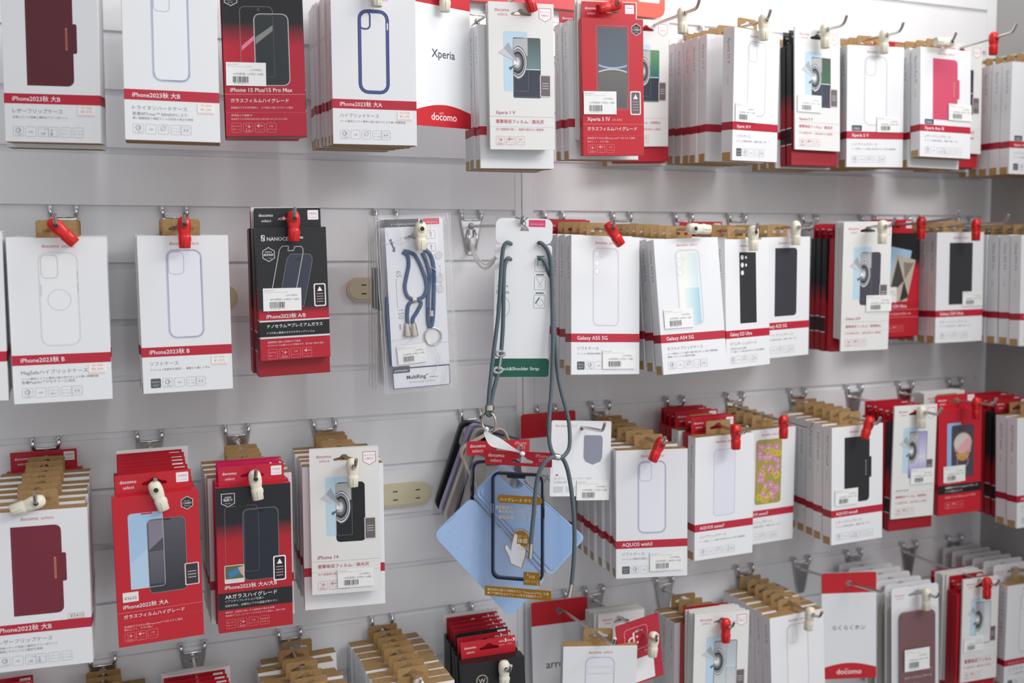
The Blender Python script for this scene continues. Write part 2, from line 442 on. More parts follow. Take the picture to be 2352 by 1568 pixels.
def art(S, kind):
    c = '#'
    if kind.startswith('flip'):
        base, hi, bar = {'flip_red': ('782838', '853041', 'c68a5f'), 'flip_burg': ('5d2530', '672c38', 'b9795c'), 'flip_pink': ('d2506e', 'd85a76', 'd29a4e'), 'flip_black': ('2c2d2e', '333435', '8a8a8c')}[kind]
        S.rect(.245, .095, .735, .655, base, r=.007); S.rect(.245, .095, .32, .655, base); S.rect(.26, .097, .268, .653, hi)
        S.rect(.66, .275, .775, .455, base, r=.002); S.rect(.66, .275, .663, .455, hi); S.rect(.655, .30, .675, .435, bar, r=.0004); S.rect(.662, .31, .668, .425, hi)
    elif kind in ('clear', 'magsafe', 'clearblue', 'clearlav', 'clearbar'):
        g = {'clear': 'c9cace', 'magsafe': 'c6c7ca', 'clearblue': 'b7bfdc', 'clearlav': 'bdc0dd', 'clearbar': 'bfc2cc'}[kind]; f = {'clear': 'eeeef0', 'magsafe': 'edeeef', 'clearblue': 'eceff3', 'clearlav': 'ebecf3', 'clearbar': 'e9ebf0'}[kind]
        S.rect(.30, .085, .70, .655, f, r=.010); S.ring(.30, .085, .70, .655, .0006 if kind == 'magsafe' else .0012, g, r=.010)
        S.ring(.312, .092, .688, .648, .0003, g, r=.009)
        if kind == 'clearbar':
            S.line(.31, .22, .69, .22, .0004, g); S.line(.31, .16, .69, .16, .0004, g); S.ring(.33, .17, .67, .215, .0003, g, r=.003)
        else:
            S.ring(.325, .10, .50, .245, .0009, g, r=.0055)
        if kind in ('clearblue', 'clearlav'): S.ring(.30, .085, .70, .655, .0024, 'dbdeeb', r=.010, L=3); S.ring(.30, .085, .70, .655, .0009, g, r=.010)
        if kind == 'magsafe': S.circ(.50, .375, .0125, 'd9d9dc', t=.0012, n=30); S.rect(.31, .28, .33, .35, 'd4d4d7')
        S.rect(.688, .20, .70, .25, g); S.rect(.688, .27, .70, .33, g)
    elif kind == 'bumper':
        S.ring(.31, .117, .68, .666, .0044, '46578a', r=.012); S.ring(.325, .127, .465, .25, .0022, '44548a', r=.006); S.rect(.652, .20, .668, .245, 'dfe3ee', r=.0005)
        S.ring(.31, .117, .68, .666, .0008, '33426d', r=.012)
    elif kind in ('galaxy', 'teal'):
        if kind == 'teal': S.rect(.34, .10, .65, .645, 'f1f3ec', r=0); S.rect(.48, .11, .65, .37, 'eff3ea', c2='cfe4e8', hor=True); S.rect(.42, .37, .65, .64, 'e8f0ee', c2='a4d2de', hor=True)
        else: S.rect(.31, .085, .69, .65, 'e9eaee', r=.008)
        g = 'c9cad1' if kind == 'galaxy' else 'd3d9dc'
        S.ring(.31, .085, .69, .65, .0011, g, r=.008); S.ring(.322, .092, .678, .643, .0003, g, r=.007)
        for q in (.13, .195, .255): S.circ(.37, q, .0042, 'f4f4f6', n=16); S.circ(.37, q, .0042, g, t=.0005, n=16)
        S.circ(.435, .155, .0022, g, t=.0005, n=12)
    elif kind == 'ultra':
        S.rect(.32, .10, .70, .655, '333437', r=.0012)
        for q in (.14, .20, .26): S.circ(.385, q, .0035, 'ededf0', n=16)
        for q in (.14, .20): S.circ(.47, q, .0022, 'ededf0', n=12)
    elif kind == 'plain':
        S.rect(.28, .09, .73, .655, '3b3a42', r=.006); S.rect(.28, .09, .33, .655, '3b3a42')
    elif kind == 'plainsq':
        S.rect(.27, .095, .76, .655, '343438', r=.0008)
    elif kind == 'floral':
        S.rect(.24, .09, .74, .655, 'a99a52', r=.005)
        rnd = random.Random(4)
        for i in range(46):
            u, v, r = rnd.uniform(.30, .68), rnd.uniform(.12, .625), rnd.uniform(.0040, .0066); y = i % 3 == 0
            for k in range(6):
                a = k * 1.047; S.circ(u + math.cos(a) * r * .62 / S.w, v + math.sin(a) * r * .62 / S.h, r * .5, 'd8c94c' if y else 'd99ab0', n=8, L=12 + i % 8)
            S.circ(u, v, r * .45, 'c9a93a' if y else 'e6b6c4', n=8, L=21)
    elif kind == 'soft13':
        S.rect(.31, .11, .68, .655, 'e2e4ee', r=.007); S.ring(.31, .11, .68, .655, .0012, 'c6c9d8', r=.007); S.circ(.42, .2, .007, 'd6d8e2', t=.0005)


def case_front(S, model='iPhone2023秋 B', name='ソフトケース', sub=(J2,), pic='clear', pr=None, ic=('eco', '抗菌', 'slash', 'ストラップ/ホール付', 'strap'), mw=.44, nw=.5, tm=True, yen=None, wow=False):
    S.text('docomo', .345, .058, RED, wd=.175, bold=True, res=2); S.text('select', .545, .058, 'c4546a', wd=.125, res=2)
    art(S, pic)
    S.rect(0, .705, 1, .766, RED)
    S.text(model, .085, .749, WH, wd=mw, bold=True, res=2)
    S.text(name, .085, .822, '87878a', wd=nw, res=2)
    for i, t in enumerate(sub): S.text(t, .085, .855 + .023 * i, GR, wd=min(.78, .03 * len(t)), res=1)
    icons(S, .905, 'b2b2b8', ic)
    if pr: price(S, .775, .79, pr)
    if yen: S.rect(.775, .668, .94, .70, 'eceaea'); S.text(yen, .79, .695, '77716c', wd=.14); S.rect(.775, .668, .94, .6705, 'd89a90'); S.rect(.775, .6985, .94, .701, 'd89a90')
    if wow: S.rect(.09, .655, .26, .70, '31474d'); S.text('COLLECTION', .105, .675, WH, wd=.12, res=1); S.text('HYBRID', .105, .693, WH, wd=.13, res=1)


# ---- builders of the packages ------------------------------------------------
TABH = .0195


def slot(cx, z0, k=1.0):
    """hole of a hang tab, sombrero shaped"""
    return [(cx + x * k, z0 + z * k) for x, z in ((-.0145, .001), (-.0135, 0), (.0135, 0), (.0145, .001), (.0145, .003), (.0125, .0038), (.006, .0055), (.0025, .009), (-.0025, .009), (-.006, .0055), (-.0125, .0038), (-.0145, .003))]


def slot_hole(z0, k=1.0, cx=0): return [slot(cx, z0, k)[::-1]]


def carton(w, h, t, front=None, side='Galaxy A55 5G', lite=False, flapcol=None):
    mb = MB(); white = lin(WH)
    mb.box((0, 0, 0), (w, t, h), 'pr', white, bev=.0003, ends='kr')
    S = Sheet(mb, (-w / 2, -t / 2, h / 2), (1, 0, 0), (0, -1, 0), w, h)
    if front: front(S)
    else: S.rect(0, .705, 1, .766, RED)
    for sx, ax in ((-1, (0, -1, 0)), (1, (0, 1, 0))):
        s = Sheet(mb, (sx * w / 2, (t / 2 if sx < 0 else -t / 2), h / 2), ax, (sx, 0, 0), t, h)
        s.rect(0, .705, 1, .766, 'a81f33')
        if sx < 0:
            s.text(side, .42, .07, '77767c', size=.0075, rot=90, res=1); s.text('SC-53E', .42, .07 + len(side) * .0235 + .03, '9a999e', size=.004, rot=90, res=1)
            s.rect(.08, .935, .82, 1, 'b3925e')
    o = mb.obj('phone_case_carton')
    tb = MB(); wt = .043
    pts = [(-wt / 2, -.004)] + [(wt / 2, -.004)] + [(wt / 2 - .003 + .003 * math.cos(R(a)), TABH - .003 + .003 * math.sin(R(a))) for a in (0, 30, 60, 90)] + [(-wt / 2 + .003 - .003 * math.sin(R(a)), TABH - .003 + .003 * math.cos(R(a))) for a in (0, 30, 60, 90)]
    y = t / 2 - .0012
    tb.plate([(x, h / 2 + z) for x, z in pts], slot_hole(h / 2 + .0065, 1.0), y - .0008, y, 'kr')
    tb.obj('hang_tab', o)
    return o


def header(o, w, h, t, col='b81e2d', label=True, hh=.0235, sticker=True, htxt=WH, ww=.88):
    tb = MB(); y = t / 2 - .0004; hw = w * ww
    x0 = -hw / 2 - .001
    pts = [(x0, h / 2 - .003), (x0 + hw, h / 2 - .003), (x0 + hw, h / 2 + hh), (x0, h / 2 + hh)]
    tb.plate(pts, slot_hole(h / 2 + .009, .95), y - .0007, y, 'pr', lin(col))
    S = Sheet(tb, (x0, y - .0007, h / 2 + hh), (1, 0, 0), (0, -1, 0), hw, hh)
    if label:
        S.text('docomo', .06, .44, htxt, wd=.215, bold=True); S.text('select', .10, .72, htxt, wd=.145)
        if sticker:
            S.rect(.80, .12, .965, .62, 'f1eef0', r=.0008); S.text('交換保証', .882, .34, RED, wd=.125, al='c', res=1); S.text('サービス付き', .882, .53, 'c06a78', wd=.12, al='c', res=1)
        else:
            for u in (.70, .85):
                S.text('SIAA', u, .3, 'f1dfe2', wd=.09, bold=True, res=1); S.poly([(u + .10, .12), (u + .13, .12), (u + .145, .22), (u + .13, .32), (u + .10, .32), (u + .115, .22)], 'f1dfe2')
                S.text('抗菌加工', u, .5, 'e8b9c0', wd=.1, res=1)
    tb.obj('hang_header', o)


def film_base(S, top='b81e2d', bot='b81e2d', g0=.28, g1=.45):
    if top != bot:
        S.rect(0, 0, 1, g0, top); S.rect(0, g0, 1, g1, top, c2=bot, L=S.L - 1); S.rect(0, g1, 1, 1, bot, L=S.L - 1)


def warn(S, u, v, dark='2a1b20'):
    S.rect(u, v, u + .175, v + .175, 'efe9ea', r=.0022); S.rect(u + .018, v + .009, u + .157, v + .166, dark, r=.0015)
    S.poly([(u + .0875, v + .022), (u + .125, v + .058), (u + .05, v + .058)], 'f2f2f2')
    for i in range(4): S.rect(u + .04, v + .075 + .02 * i, u + .135, v + .082 + .02 * i, 'a99a9e')


def badge(S, u, v, r, col='2b2b2e', hexa=True, txt=('割れに強い', '二次強化', 'ガラス'), edge='d8d8da'):
    def pg(k):
        if hexa: return [(u + math.sin(R(a)) * r * k / S.w, v - math.cos(R(a)) * r * k * 1.05 / S.h) for a in range(0, 360, 60)]
        return [(u - r * k / S.w, v - r * k / S.h), (u + r * k / S.w, v - r * k / S.h), (u + r * k / S.w, v + r * k * .55 / S.h), (u, v + r * k * 1.1 / S.h), (u - r * k / S.w, v + r * k * .55 / S.h)]
    S.poly(pg(1), edge); S.poly(pg(.9), col)
    for i, (t, k) in enumerate(zip(txt, (.55, .8, .5))): S.text(t, u, v + (-.25 + .42 * i) * r / S.h, 'e8e8ea', wd=2 * r * k / S.w * .85, al='c', res=1, bold=(i == 1))


def film_front(S, v='red', model='iPhone2022秋 大A', name='ガラスフィルムハイグレード', mw=.52):
    if v == 'red':
        S.rect(.17, .115, .57, .62, 'a9c9e6', r=.004); S.poly([(.17, .45), (.57, .27), (.57, .62), (.17, .62)], 'b9d2ea'); S.rect(.32, .107, .45, .127, 'b81e2d')
        S.rect(.38, .165, .83, .665, '47474d', r=.006); S.rect(.395, .172, .815, .655, '5d5b64', c2='35363a'); S.rect(.50, .165, .66, .18, '2b2b2e', r=.0012)
        S.poly([(.395, .37), (.57, .29), (.57, .172), (.395, .172)], '86818e'); S.rect(.395, .38, .57, .60, '6a6772', c2='55545c')
        S.ring(.17, .115, .57, .62, .0004, 'd5e4f2', r=.004); S.ring(.38, .165, .83, .665, .0005, '8e8c92', r=.006)
        badge(S, .86, .08, .0078)
        S.rect(.80, .49, .97, .64, 'e6dcdc', r=.0012); S.rect(.813, .496, .957, .634, '3a3638', r=.0008)
        for i in range(3): S.rect(.835, .545 + .02 * i, .935, .551 + .02 * i, 'b8b2b4')
        S.rect(.07, .635, .25, .70, 'efe6e4'); S.text('¥3630', .085, .685, '5a5450', wd=.14)
        S.text(model, .07, .745, WH, wd=mw, bold=True)
        S.rect(0, .768, 1, .7705, 'ef8f96'); S.text(name, .07, .81, WH, wd=.71, bold=True); S.rect(0, .83, 1, .8318, 'd95862')
        S.text('高強度ガラスAGC製Dragontrail™ Xをさらに強化', .07, .872, 'f4c9cc', wd=.68, res=1); S.text('割れにくく、キズに強い', .07, .892, 'f4c9cc', wd=.33, res=1)
        icons(S, .905, 'f0a5ab', ('star', 'eye', '抗菌/抗ウイルス'), u0=.07, sz=.0112, gap=.0016)
    elif v == 'xperia':
        S.ring(.23, .05, .76, .665, .0008, '8a7276', r=.0025); S.rect(.245, .06, .745, .655, '565a60', c2='6e6a6c')
        S.rect(.265, .075, .725, .365, '565d66', c2='5b6a78')
        k = 12
        for i in range(k):
            a, b = -1 + 2 * i / k, -1 + 2 * (i + 1) / k
            f = lambda x, y: .495 + .23 * x
            S.poly([(.495 + .23 * a, .352 - .02 * a * a), (.495 + .23 * b, .352 - .02 * b * b), (.495 + .23 * b, .365 - .02 * b * b), (.495 + .23 * a, .365 - .02 * a * a)], '9db2d6', L=9)
            S.poly([(.495 + .23 * a, .362 + .02 * a * a), (.495 + .23 * b, .362 + .02 * b * b), (.495 + .23 * b, .373 + .02 * b * b), (.495 + .23 * a, .373 + .02 * a * a)], 'c3c6bd', L=10)
        S.rect(.28, .385, .71, .645, '6f6a66', c2='5c5d63')
        S.ring(.255, .065, .735, .65, .0006, 'c23846', r=.002)
        badge(S, .885, .075, .0078)
        warn(S, .775, .525, '6d6064')
        S.text(model, .07, .745, WH, wd=.37, bold=True); S.text('SO-54C', .48, .745, 'f0c0c5', wd=.16, res=1)
        S.rect(0, .768, 1, .7705, 'ef8f96'); S.text(name, .07, .815, WH, wd=.81, bold=True); S.rect(0, .853, 1, .855, 'd95862')
        S.text('高強度ガラスAGC製Dragontrail™ Xをさらに強化', .07, .878, 'f4c9cc', wd=.78, res=1); S.text('割れにくく、キズに強い', .07, .903, 'f4c9cc', wd=.36, res=1)
        icons(S, .918, 'f0a5ab', ('star', 'eye', '抗菌/抗ウイルス'), u0=.075)
    elif v == 'glass15':
        film_base(S, '262628', 'b5273a', .27, .42)
        S.poly([(.23, .42), (.41, .34), (.41, .37), (.23, .45)], 'e0809a')
        S.ring(.215, .165, .63, .62, .0004, 'a08c90', r=.006); S.circ(.45, .185, .0014, 'a08c90', t=.0003, n=12)
        S.rect(.385, .21, .82, .675, 'c9c4c4', r=.0075); S.rect(.395, .2145, .81, .6705, '33383b', r=.007)
        S.poly([(.40, .365), (.62, .285), (.62, .32), (.40, .41)], '8a8a86'); S.ring(.40, .22, .63, .62, .0003, '6d7073', r=.003)
        badge(S, .115, .12, .0075, hexa=False, txt=('耐衝撃', '強度UP', '割れに強い'))
        S.text(model, .07, .715, WH, wd=.77, bold=True); S.rect(0, .729, 1, .7312, 'efb0b5')
        S.text(name, .07, .782, WH, wd=.72, bold=True); S.text('高強度ガラスを化学強化し、より割れに強いガラスへと進化', .07, .822, 'f4d5d8', wd=.77, res=1)
        S.rect(0, .847, 1, .849, 'e0707c'); S.text('従来品より強度UP', .07, .872, 'f4c9cc', wd=.26, res=1); S.text('高強度ガラスを特殊な強化方法の組み合わせによりさらに強く', .07, .895, 'f4c9cc', wd=.70, res=1)
        icons(S, .915, 'f0a5ab', ('取り付け/補助ツール', 'star', 'eye', '抗菌/抗ウイルス'), u0=.07)
    elif v == 'nano':
        film_base(S, '26272a', 'b81e32', .60, .655)
        S.ring(.075, .055, .125, .10, .0008, WH, r=.0001); S.line(.08, .06, .12, .095, .0011, WH)
        S.text('NANOCERAM™', .155, .098, WH, wd=.51, bold=True)
        badge(S, .17, .20, .0085, col='2b2c30', txt=('耐破断性', '最高強度', 'ナノセラム使用'))

        def sh(x, y): return (x - (y - .15) * .42, y)
        def P(pts): return [sh(*q) for q in pts]
        o = P([(.36, .14), (.45, .14), (.455, .175), (.535, .175), (.54, .145), (.635, .145), (.665, .165), (.675, .19), (.675, .635), (.33, .635), (.33, .165)])
        for i in range(len(o)):
            a, b = o[i], o[(i + 1) % len(o)]
            if not (a[1] > .6 and b[1] > .6): S.line(a[0], a[1], b[0], b[1], .0009, 'bdbdb8', L=12)
        q = P([(.50, .20), (.78, .205), (.82, .23), (.83, .26), (.83, .60), (.46, .60), (.46, .235)])
        S.poly(q, '3b3f4e', L=8)
        for i in range(len(q)):
            a, b = q[i], q[(i + 1) % len(q)]
            S.line(a[0], a[1], b[0], b[1], .0004, '8d9199', L=11)
        S.L = 13; S.rect(.56, .235, .62, .25, '2c2f3c', r=.0006)
        warn(S, .79, .43)
        S.text(model, .10, .681, WH, wd=.56, bold=True)
        S.rect(0, .695, 1, .707, 'dcd6d6'); S.rect(0, .707, 1, .82, '1f2023'); S.rect(0, .82, 1, .834, 'dcd6d6')
        S.text(name, .10, .752, WH, wd=.80, bold=True); S.text('ドコモ史上最強のガラスセラミックフィルム', .10, .798, 'e4e4e6', wd=.68)
        S.text('破壊靭性に優れた特殊ガラス素材', .10, .868, 'f2d0d4', wd=.47); S.text('キズがついても細かいヒビが発生せず、粘り強く割れに強い', .10, .893, 'f2d0d4', wd=.81)
        icons(S, .915, 'f0a5ab', ('取り付け/補助ツール', 'star', '抗菌/抗ウイルス', 'eye'), u0=.10, sz=.0118)
    elif v == 'ar':
        film_base(S, '222428', 'b41d2c', .25, .37)
        badge(S, .16, .085, .0082, hexa=False, txt=('耐衝撃', '強度UP', '割れに強い'))
        S.ring(.11, .13, .55, .595, .0004, 'a57078', r=.005); S.rect(.26, .125, .40, .15, '26272a')
        S.rect(.345, .155, .83, .655, '6d7378', r=.007); S.rect(.355, .16, .82, .65, '252a33', r=.0065); S.rect(.535, .17, .635, .183, '15181d', r=.0008)
        S.ring(.365, .165, .56, .59, .0003, '6d7378', r=.003)
        S.rect(.09, .535, .355, .66, 'e4ddda', r=.0014); S.rect(.10, .54, .345, .63, '5e6a4f'); S.poly([(.13, .585), (.27, .555), (.31, .59), (.17, .625)], '3f7fb0'); S.poly([(.27, .555), (.345, .545), (.345, .62), (.31, .60)], 'd8a890')
        warn(S, .745, .50)
        S.text(model, .09, .70, WH, wd=.70, bold=True)
        S.rect(0, .725, 1, .84, '232327'); S.text('ARガラスハイグレード', .09, .765, WH, wd=.70, bold=True); S.text('＜アンチリフレクション仕様＞', .09, .79, 'e0e0e2', wd=.52, res=1); S.text('反射を抑え、太陽光の下でも画面が見やすい', .09, .82, 'e0e0e2', wd=.70, res=1)
        S.text('業界初！圧倒的な美しさと高強度の両立を実現', .09, .866, 'f2c9cd', wd=.66, res=1); S.text('高強度なアルミノシリケートガラスをさらに強化し、割れに強い', .09, .888, 'f2c9cd', wd=.82, res=1)
        icons(S, .91, 'f0a5ab', ('取り付け/補助ツール', 'star', '抗菌/抗ウイルス', '高透過率/95%以上'), u0=.10, sz=.0112, gap=.0022)
    elif v == 'fold':
        S.rect(0, 0, 1, .26, '1e1e21'); S.rect(0, .26, 1, .34, '1e1e21', c2='b81f2c', L=S.L - 1)
        S.poly([(.30, .13), (.80, .17), (.60, .62), (.10, .58)], 'a9cbe0')
        S.poly([(.42, .21), (.90, .26), (.68, .70), (.20, .66)], 'c4b8a8'); S.poly([(.46, .24), (.62, .46), (.25, .62)], '4a4640'); S.poly([(.60, .28), (.86, .29), (.64, .45)], '8f8172'); S.poly([(.62, .46), (.74, .62), (.52, .66)], '3a3632')
        S.rect(0, .66, 1, 1, 'b81f2c'); S.text(model, .10, .72, WH, wd=.60, bold=True); S.rect(0, .735, 1, .739, 'e08a90'); S.text(name, .10, .79, WH, wd=.7, bold=True); S.rect(0, .81, 1, .814, 'e08a90')
        icons(S, .89, 'f0a5ab', ('star', 'eye', '抗菌/抗ウイルス'), u0=.2)
    elif v == 'aquos':
        S.rect(.20, .13, .52, .62, '8fb9e0', r=.002); S.rect(.30, .155, .82, .655, '4a4048', r=.004); S.rect(.31, .16, .81, .65, '514854')
        S.circ(.56, .33, .019, 'd4cbc4', n=28); S.poly([(.36, .40), (.70, .27), (.76, .34), (.74, .42)], 'e2a9ae'); S.circ(.56, .33, .019, 'b59a86', t=.0016, n=28); S.circ(.56, .42, .014, 'c9974a', n=20, a0=0, a1=180); S.circ(.56, .5, .012, 'cbb9c0', t=.001, n=20)
        S.text(model, .16, .70, WH, wd=.36, bold=True); S.rect(0, .715, 1, .80, '1e1e20'); S.text(name, .16, .75, WH, wd=.76, bold=True); S.text('のぞき見防止タイプ', .16, .785, 'dddddd', wd=.4, res=1)
        S.text('高強度ガラスAGC製Dragontrail™を使用', .16, .84, 'f2c9cd', wd=.7, res=1); icons(S, .88, 'f0a5ab', ('star', 'eye', '抗菌'), u0=.16)
    elif v == 'stone':
        S.rect(0, 0, 1, 1, '1d1d1f'); S.circ(.31, .14, .0085, 'a9a08e', t=.0016, n=20); S.text('W', .31, .16, 'c9c2b4', wd=.11, al='c', bold=True); S.text('WHITESTONE', .07, .235, 'c9c2b4', wd=.50, bold=True)


def film_box(w, h, t, front=None, col='b81e2d', hcol='b81e2d', sticker=True, ww=.88, hh=.0235):
    mb = MB()
    mb.box((0, 0, 0), (w, t, h), 'pr', lin(col), bev=.0003)
    S = Sheet(mb, (-w / 2, -t / 2, h / 2), (1, 0, 0), (0, -1, 0), w, h)
    if front: front(S)
    if col == '1f2023':   # black upper part turning red below, on the sides too
        for sx, ax in ((-1, (0, -1, 0)), (1, (0, 1, 0))):
            s = Sheet(mb, (sx * w / 2, (t / 2 if sx < 0 else -t / 2), h / 2), ax, (sx, 0, 0), t, h)
            s.rect(0, .40, 1, .55, '1f2023', c2='a01826'); s.rect(0, .55, 1, 1, 'a01826', L=s.L - 1); s.rect(0, .69, 1, .70, 'dcd6d6'); s.rect(0, .70, 1, .825, '1f2023'); s.rect(0, .825, 1, .834, 'dcd6d6')
        if not front: S.rect(0, .55, 1, 1, 'a01826')
        mb.add([S.P(0, 1, 0), S.P(1, 1, 0), S.P(1, 1, 0) + Vector((0, t, 0)), S.P(0, 1, 0) + Vector((0, t, 0))], [[3, 2, 1, 0]], 'pr', lin('a01826'))
        for i in range(4): mb.v[-1 - i] = (mb.v[-1 - i][0], mb.v[-1 - i][1], mb.v[-1 - i][2] - .0002)
    o = mb.obj('screen_film_box'); header(o, w, h, t, hcol, sticker=sticker, ww=ww, hh=hh)
    return o


def card_front(S, model='iPhone 14', name='衝撃吸収フィルム／高光沢', scr=('202124', '1a1b1e'), glow='ffffff', aspect='iphone', low=('2f3a48', '3c4150'), rim=None, lines='光の透過率が高く、画質を損ねない透明感。'):
    S.text('docomo', .095, .063, RED, wd=.22, bold=True); S.text('select', .14, .092, 'b9697a', wd=.15)
    badge(S, .865, .075, .0085, col='f5f3f3', hexa=False, txt=('', '', ''), edge='c4747f'); S.text('抗ウイルス', .865, .062, 'c4747f', wd=.15, al='c', res=1); S.text('抗菌加工', .865, .085, 'c4747f', wd=.13, al='c', res=1)
    S.rect(.225, .195, .59, .60, 'bfd9e8', r=.002)
    S.rect(.365, .235, .79, .645, scr[0], r=.005 if aspect == 'iphone' else .002)
    if aspect != 'iphone': S.rect(.375, .255, .78, .45, scr[0], c2=scr[1]); S.rect(.375, .45, .78, .635, low[0], c2=low[1]); S.rect(.375, .447, .78, .453, 'cfe6ea')
    if rim: S.ring(.365, .235, .79, .645, .0009, rim, r=.003)
    # impact rings spreading from the glass edge
    L0 = S.L; cx, cy = .43, .405
    for i, (r, c) in enumerate(((.0215, '6e6f72'), (.0200, 'dedfe0'), (.0182, '5a5b5f'), (.0168, '9c9da0'), (.0145, '303135'), (.011, '6a6b6f'), (.007, 'b4b5b8'), (.0035, 'f0f0f0'))):
        S.circ(cx, cy, r * .62, c, n=36, a0=-90, a1=90, L=L0 + i, rv=r)
        S.poly([(cx - .062, cy - (r * .8) / S.h), (cx, cy - r / S.h), (cx, cy + r / S.h), (cx - .062, cy + (r * .8) / S.h)], c, L=L0 + i)
    S.L = L0 + 9
    S.poly([(.365, .235 + .01), (.59, .235), (.59, .355), (.44, .40), (.365, .30)], 'b8b8ba', L=L0)
    S.poly([(.225, .31), (.30, .27), (.44, .405), (.30, .37)], 'a3abb0'); S.poly([(.32, .46), (.44, .405), (.40, .42), (.30, .44)], '5f666b'); S.poly([(.14, .34), (.225, .31), (.42, .40)], 'c9cdd0')
    S.ring(.37, .24, .60, .60, .0003, '8d9296', r=.002)
    S.rect(.775, .485, .945, .635, 'dfc6c6', r=.001); S.rect(.79, .491, .93, .629, '6b6668', r=.0006)
    for i in range(3): S.rect(.81, .54 + .017 * i, .91, .546 + .017 * i, 'b8b2b4')
    S.text(model, .09, .757, 'b85566', wd=.30); S.rect(0, .773, 1, .7745, 'b9b9bc')
    S.text(name, .09, .818, RED, wd=.74); S.rect(0, .842, 1, .8435, 'cfcfd2'); S.text(lines, .09, .868, 'cf6674', wd=.75, res=1)
    icons(S, .908, 'd78a94', ('star', 'eye', '抗菌/抗ウイルス'), u0=.09, sz=.0115)


def phone_card(w, h, front=None, t=.0028, r=.0006):
    mb = MB(); white = lin('e6e6e3')
    mb.plate(rr(-w / 2, -h / 2, w / 2, h / 2, r, 2), slot_hole(h / 2 - .0165, .95), -t / 2, t / 2, 'pr', white)
    S = Sheet(mb, (-w / 2, -t / 2, h / 2), (1, 0, 0), (0, -1, 0), w, h)
    if front: front(S)
    else:
        s = Sheet(mb, (-w / 2, -t / 2, h / 2), (1, 0, 0), (0, -1, 0), w, h); s.text('docomo', .095, .063, RED, wd=.22, bold=True); s.text('select', .14, .092, 'b9697a', wd=.15)
    return mb.obj('screen_film_card')


def divider(w, h, word, ww):
    mb = MB(); t = .002
    hole = [[(math.cos(R(-a)) * .0048, h / 2 - .018 + math.sin(R(-a)) * .0048) for a in range(0, 360, 30)]]
    mb.plate(rr(-w / 2, -h / 2, w / 2, h / 2, .004), hole, -t / 2, t / 2, 'pr', lin('eceef1'))
    S = Sheet(mb, (-w / 2, -t / 2, h / 2), (1, 0, 0), (0, -1, 0), w, h)
    q = [(0, .19), (0, .02)] + [(.04 - .04 * math.cos(R(a)), .02 - .02 * math.sin(R(a))) for a in (30, 60, 90)] + [(.96 + .04 * math.sin(R(a)), .02 - .02 * math.cos(R(a))) for a in (0, 30, 60)] + [(1, .02), (1, .19)]
    mb2 = tessellate_polygon([[Vector((u, -v, 0)) for u, v in q], [Vector((.5 + .0049 / w * math.cos(R(a)), -.018 / h - .0049 / h * math.sin(R(a)), 0)) for a in range(0, 360, 30)]])
    flat = q + [(.5 + .0049 / w * math.cos(R(a)), .018 / h + .0049 / h * math.sin(R(a))) for a in range(0, 360, 30)]
    L = S.nx()
    for tr in mb2: 
        a, b, c = [flat[i] for i in tr]; ar = (b[0] - a[0]) * (c[1] - a[1]) - (c[0] - a[0]) * (b[1] - a[1])
        pts = [a, b, c] if ar < 0 else [c, b, a]
        mb.add([S.P(u, v, L) for u, v in pts], [[0, 1, 2]], 'pr', lin('c81e2a'))
    n = 14; arc = [(i / n, .895 - .045 * math.sin(math.pi * i / n)) for i in range(n + 1)]
    S.poly(arc + [(1, 1), (0, 1)], 'c81e2a')
    S.text('docomo', .5, .955, 'f4eeee', wd=.46, al='c', bold=True, res=3); S.text('NTT', .42, .915, 'f4eeee', wd=.07, res=1)
    S.text(word, .5, .535, '3d4652', wd=ww, al='c', bold=True, res=3)
    return mb.obj('divider_card')


def sticker(o, front_y, u, v, w, h, W=.036, H=.0245, no='8,800円(税込)', pay='280円(初回) / 244円(2～36回)', rot=0):
    """white price label with barcode, top-left corner at u,v of the face (w,h)"""
    mb = MB(); m4 = Matrix.Translation((-w / 2 + u * w, front_y - .0013, h / 2 - v * h)) @ Matrix.Rotation(R(rot), 4, 'Y')
    mb.box((W / 2, 0, -H / 2), (W, .0003, H), 'pr', lin('f0f0ee'))
    S = Sheet(mb, (0, -.00015, 0), (1, 0, 0), (0, -1, 0), W, H)
    S.text('AAN26070421S', .03, .12, '6a6a6e', wd=.27, res=1); S.text('iPhone 15/15Pro ナノセラムプレミアムガラス', .03, .20, '6a6a6e', wd=.62, res=1)
    S.text(no, .9, .35, '55555a', wd=.30, al='r', res=1); S.text(pay, .93, .53, '4c4c50', wd=.75, al='r', res=1)
    rnd = random.Random(int(u * 1000)); x = .17
    while x < .56:
        b = rnd.choice((.006, .012, .018)); S.rect(x, .60, x + b, .86, '3a3a3d', L=5); x += b + rnd.choice((.006, .01, .014))
    S.text('4 9 4 2 8 5 7 1', .19, .93, '6a6a6e', wd=.36, res=1, L=6)
    mb.v = [tuple(m4 @ Vector(p)) for p in mb.v]
    return mb.obj('price_sticker', o)
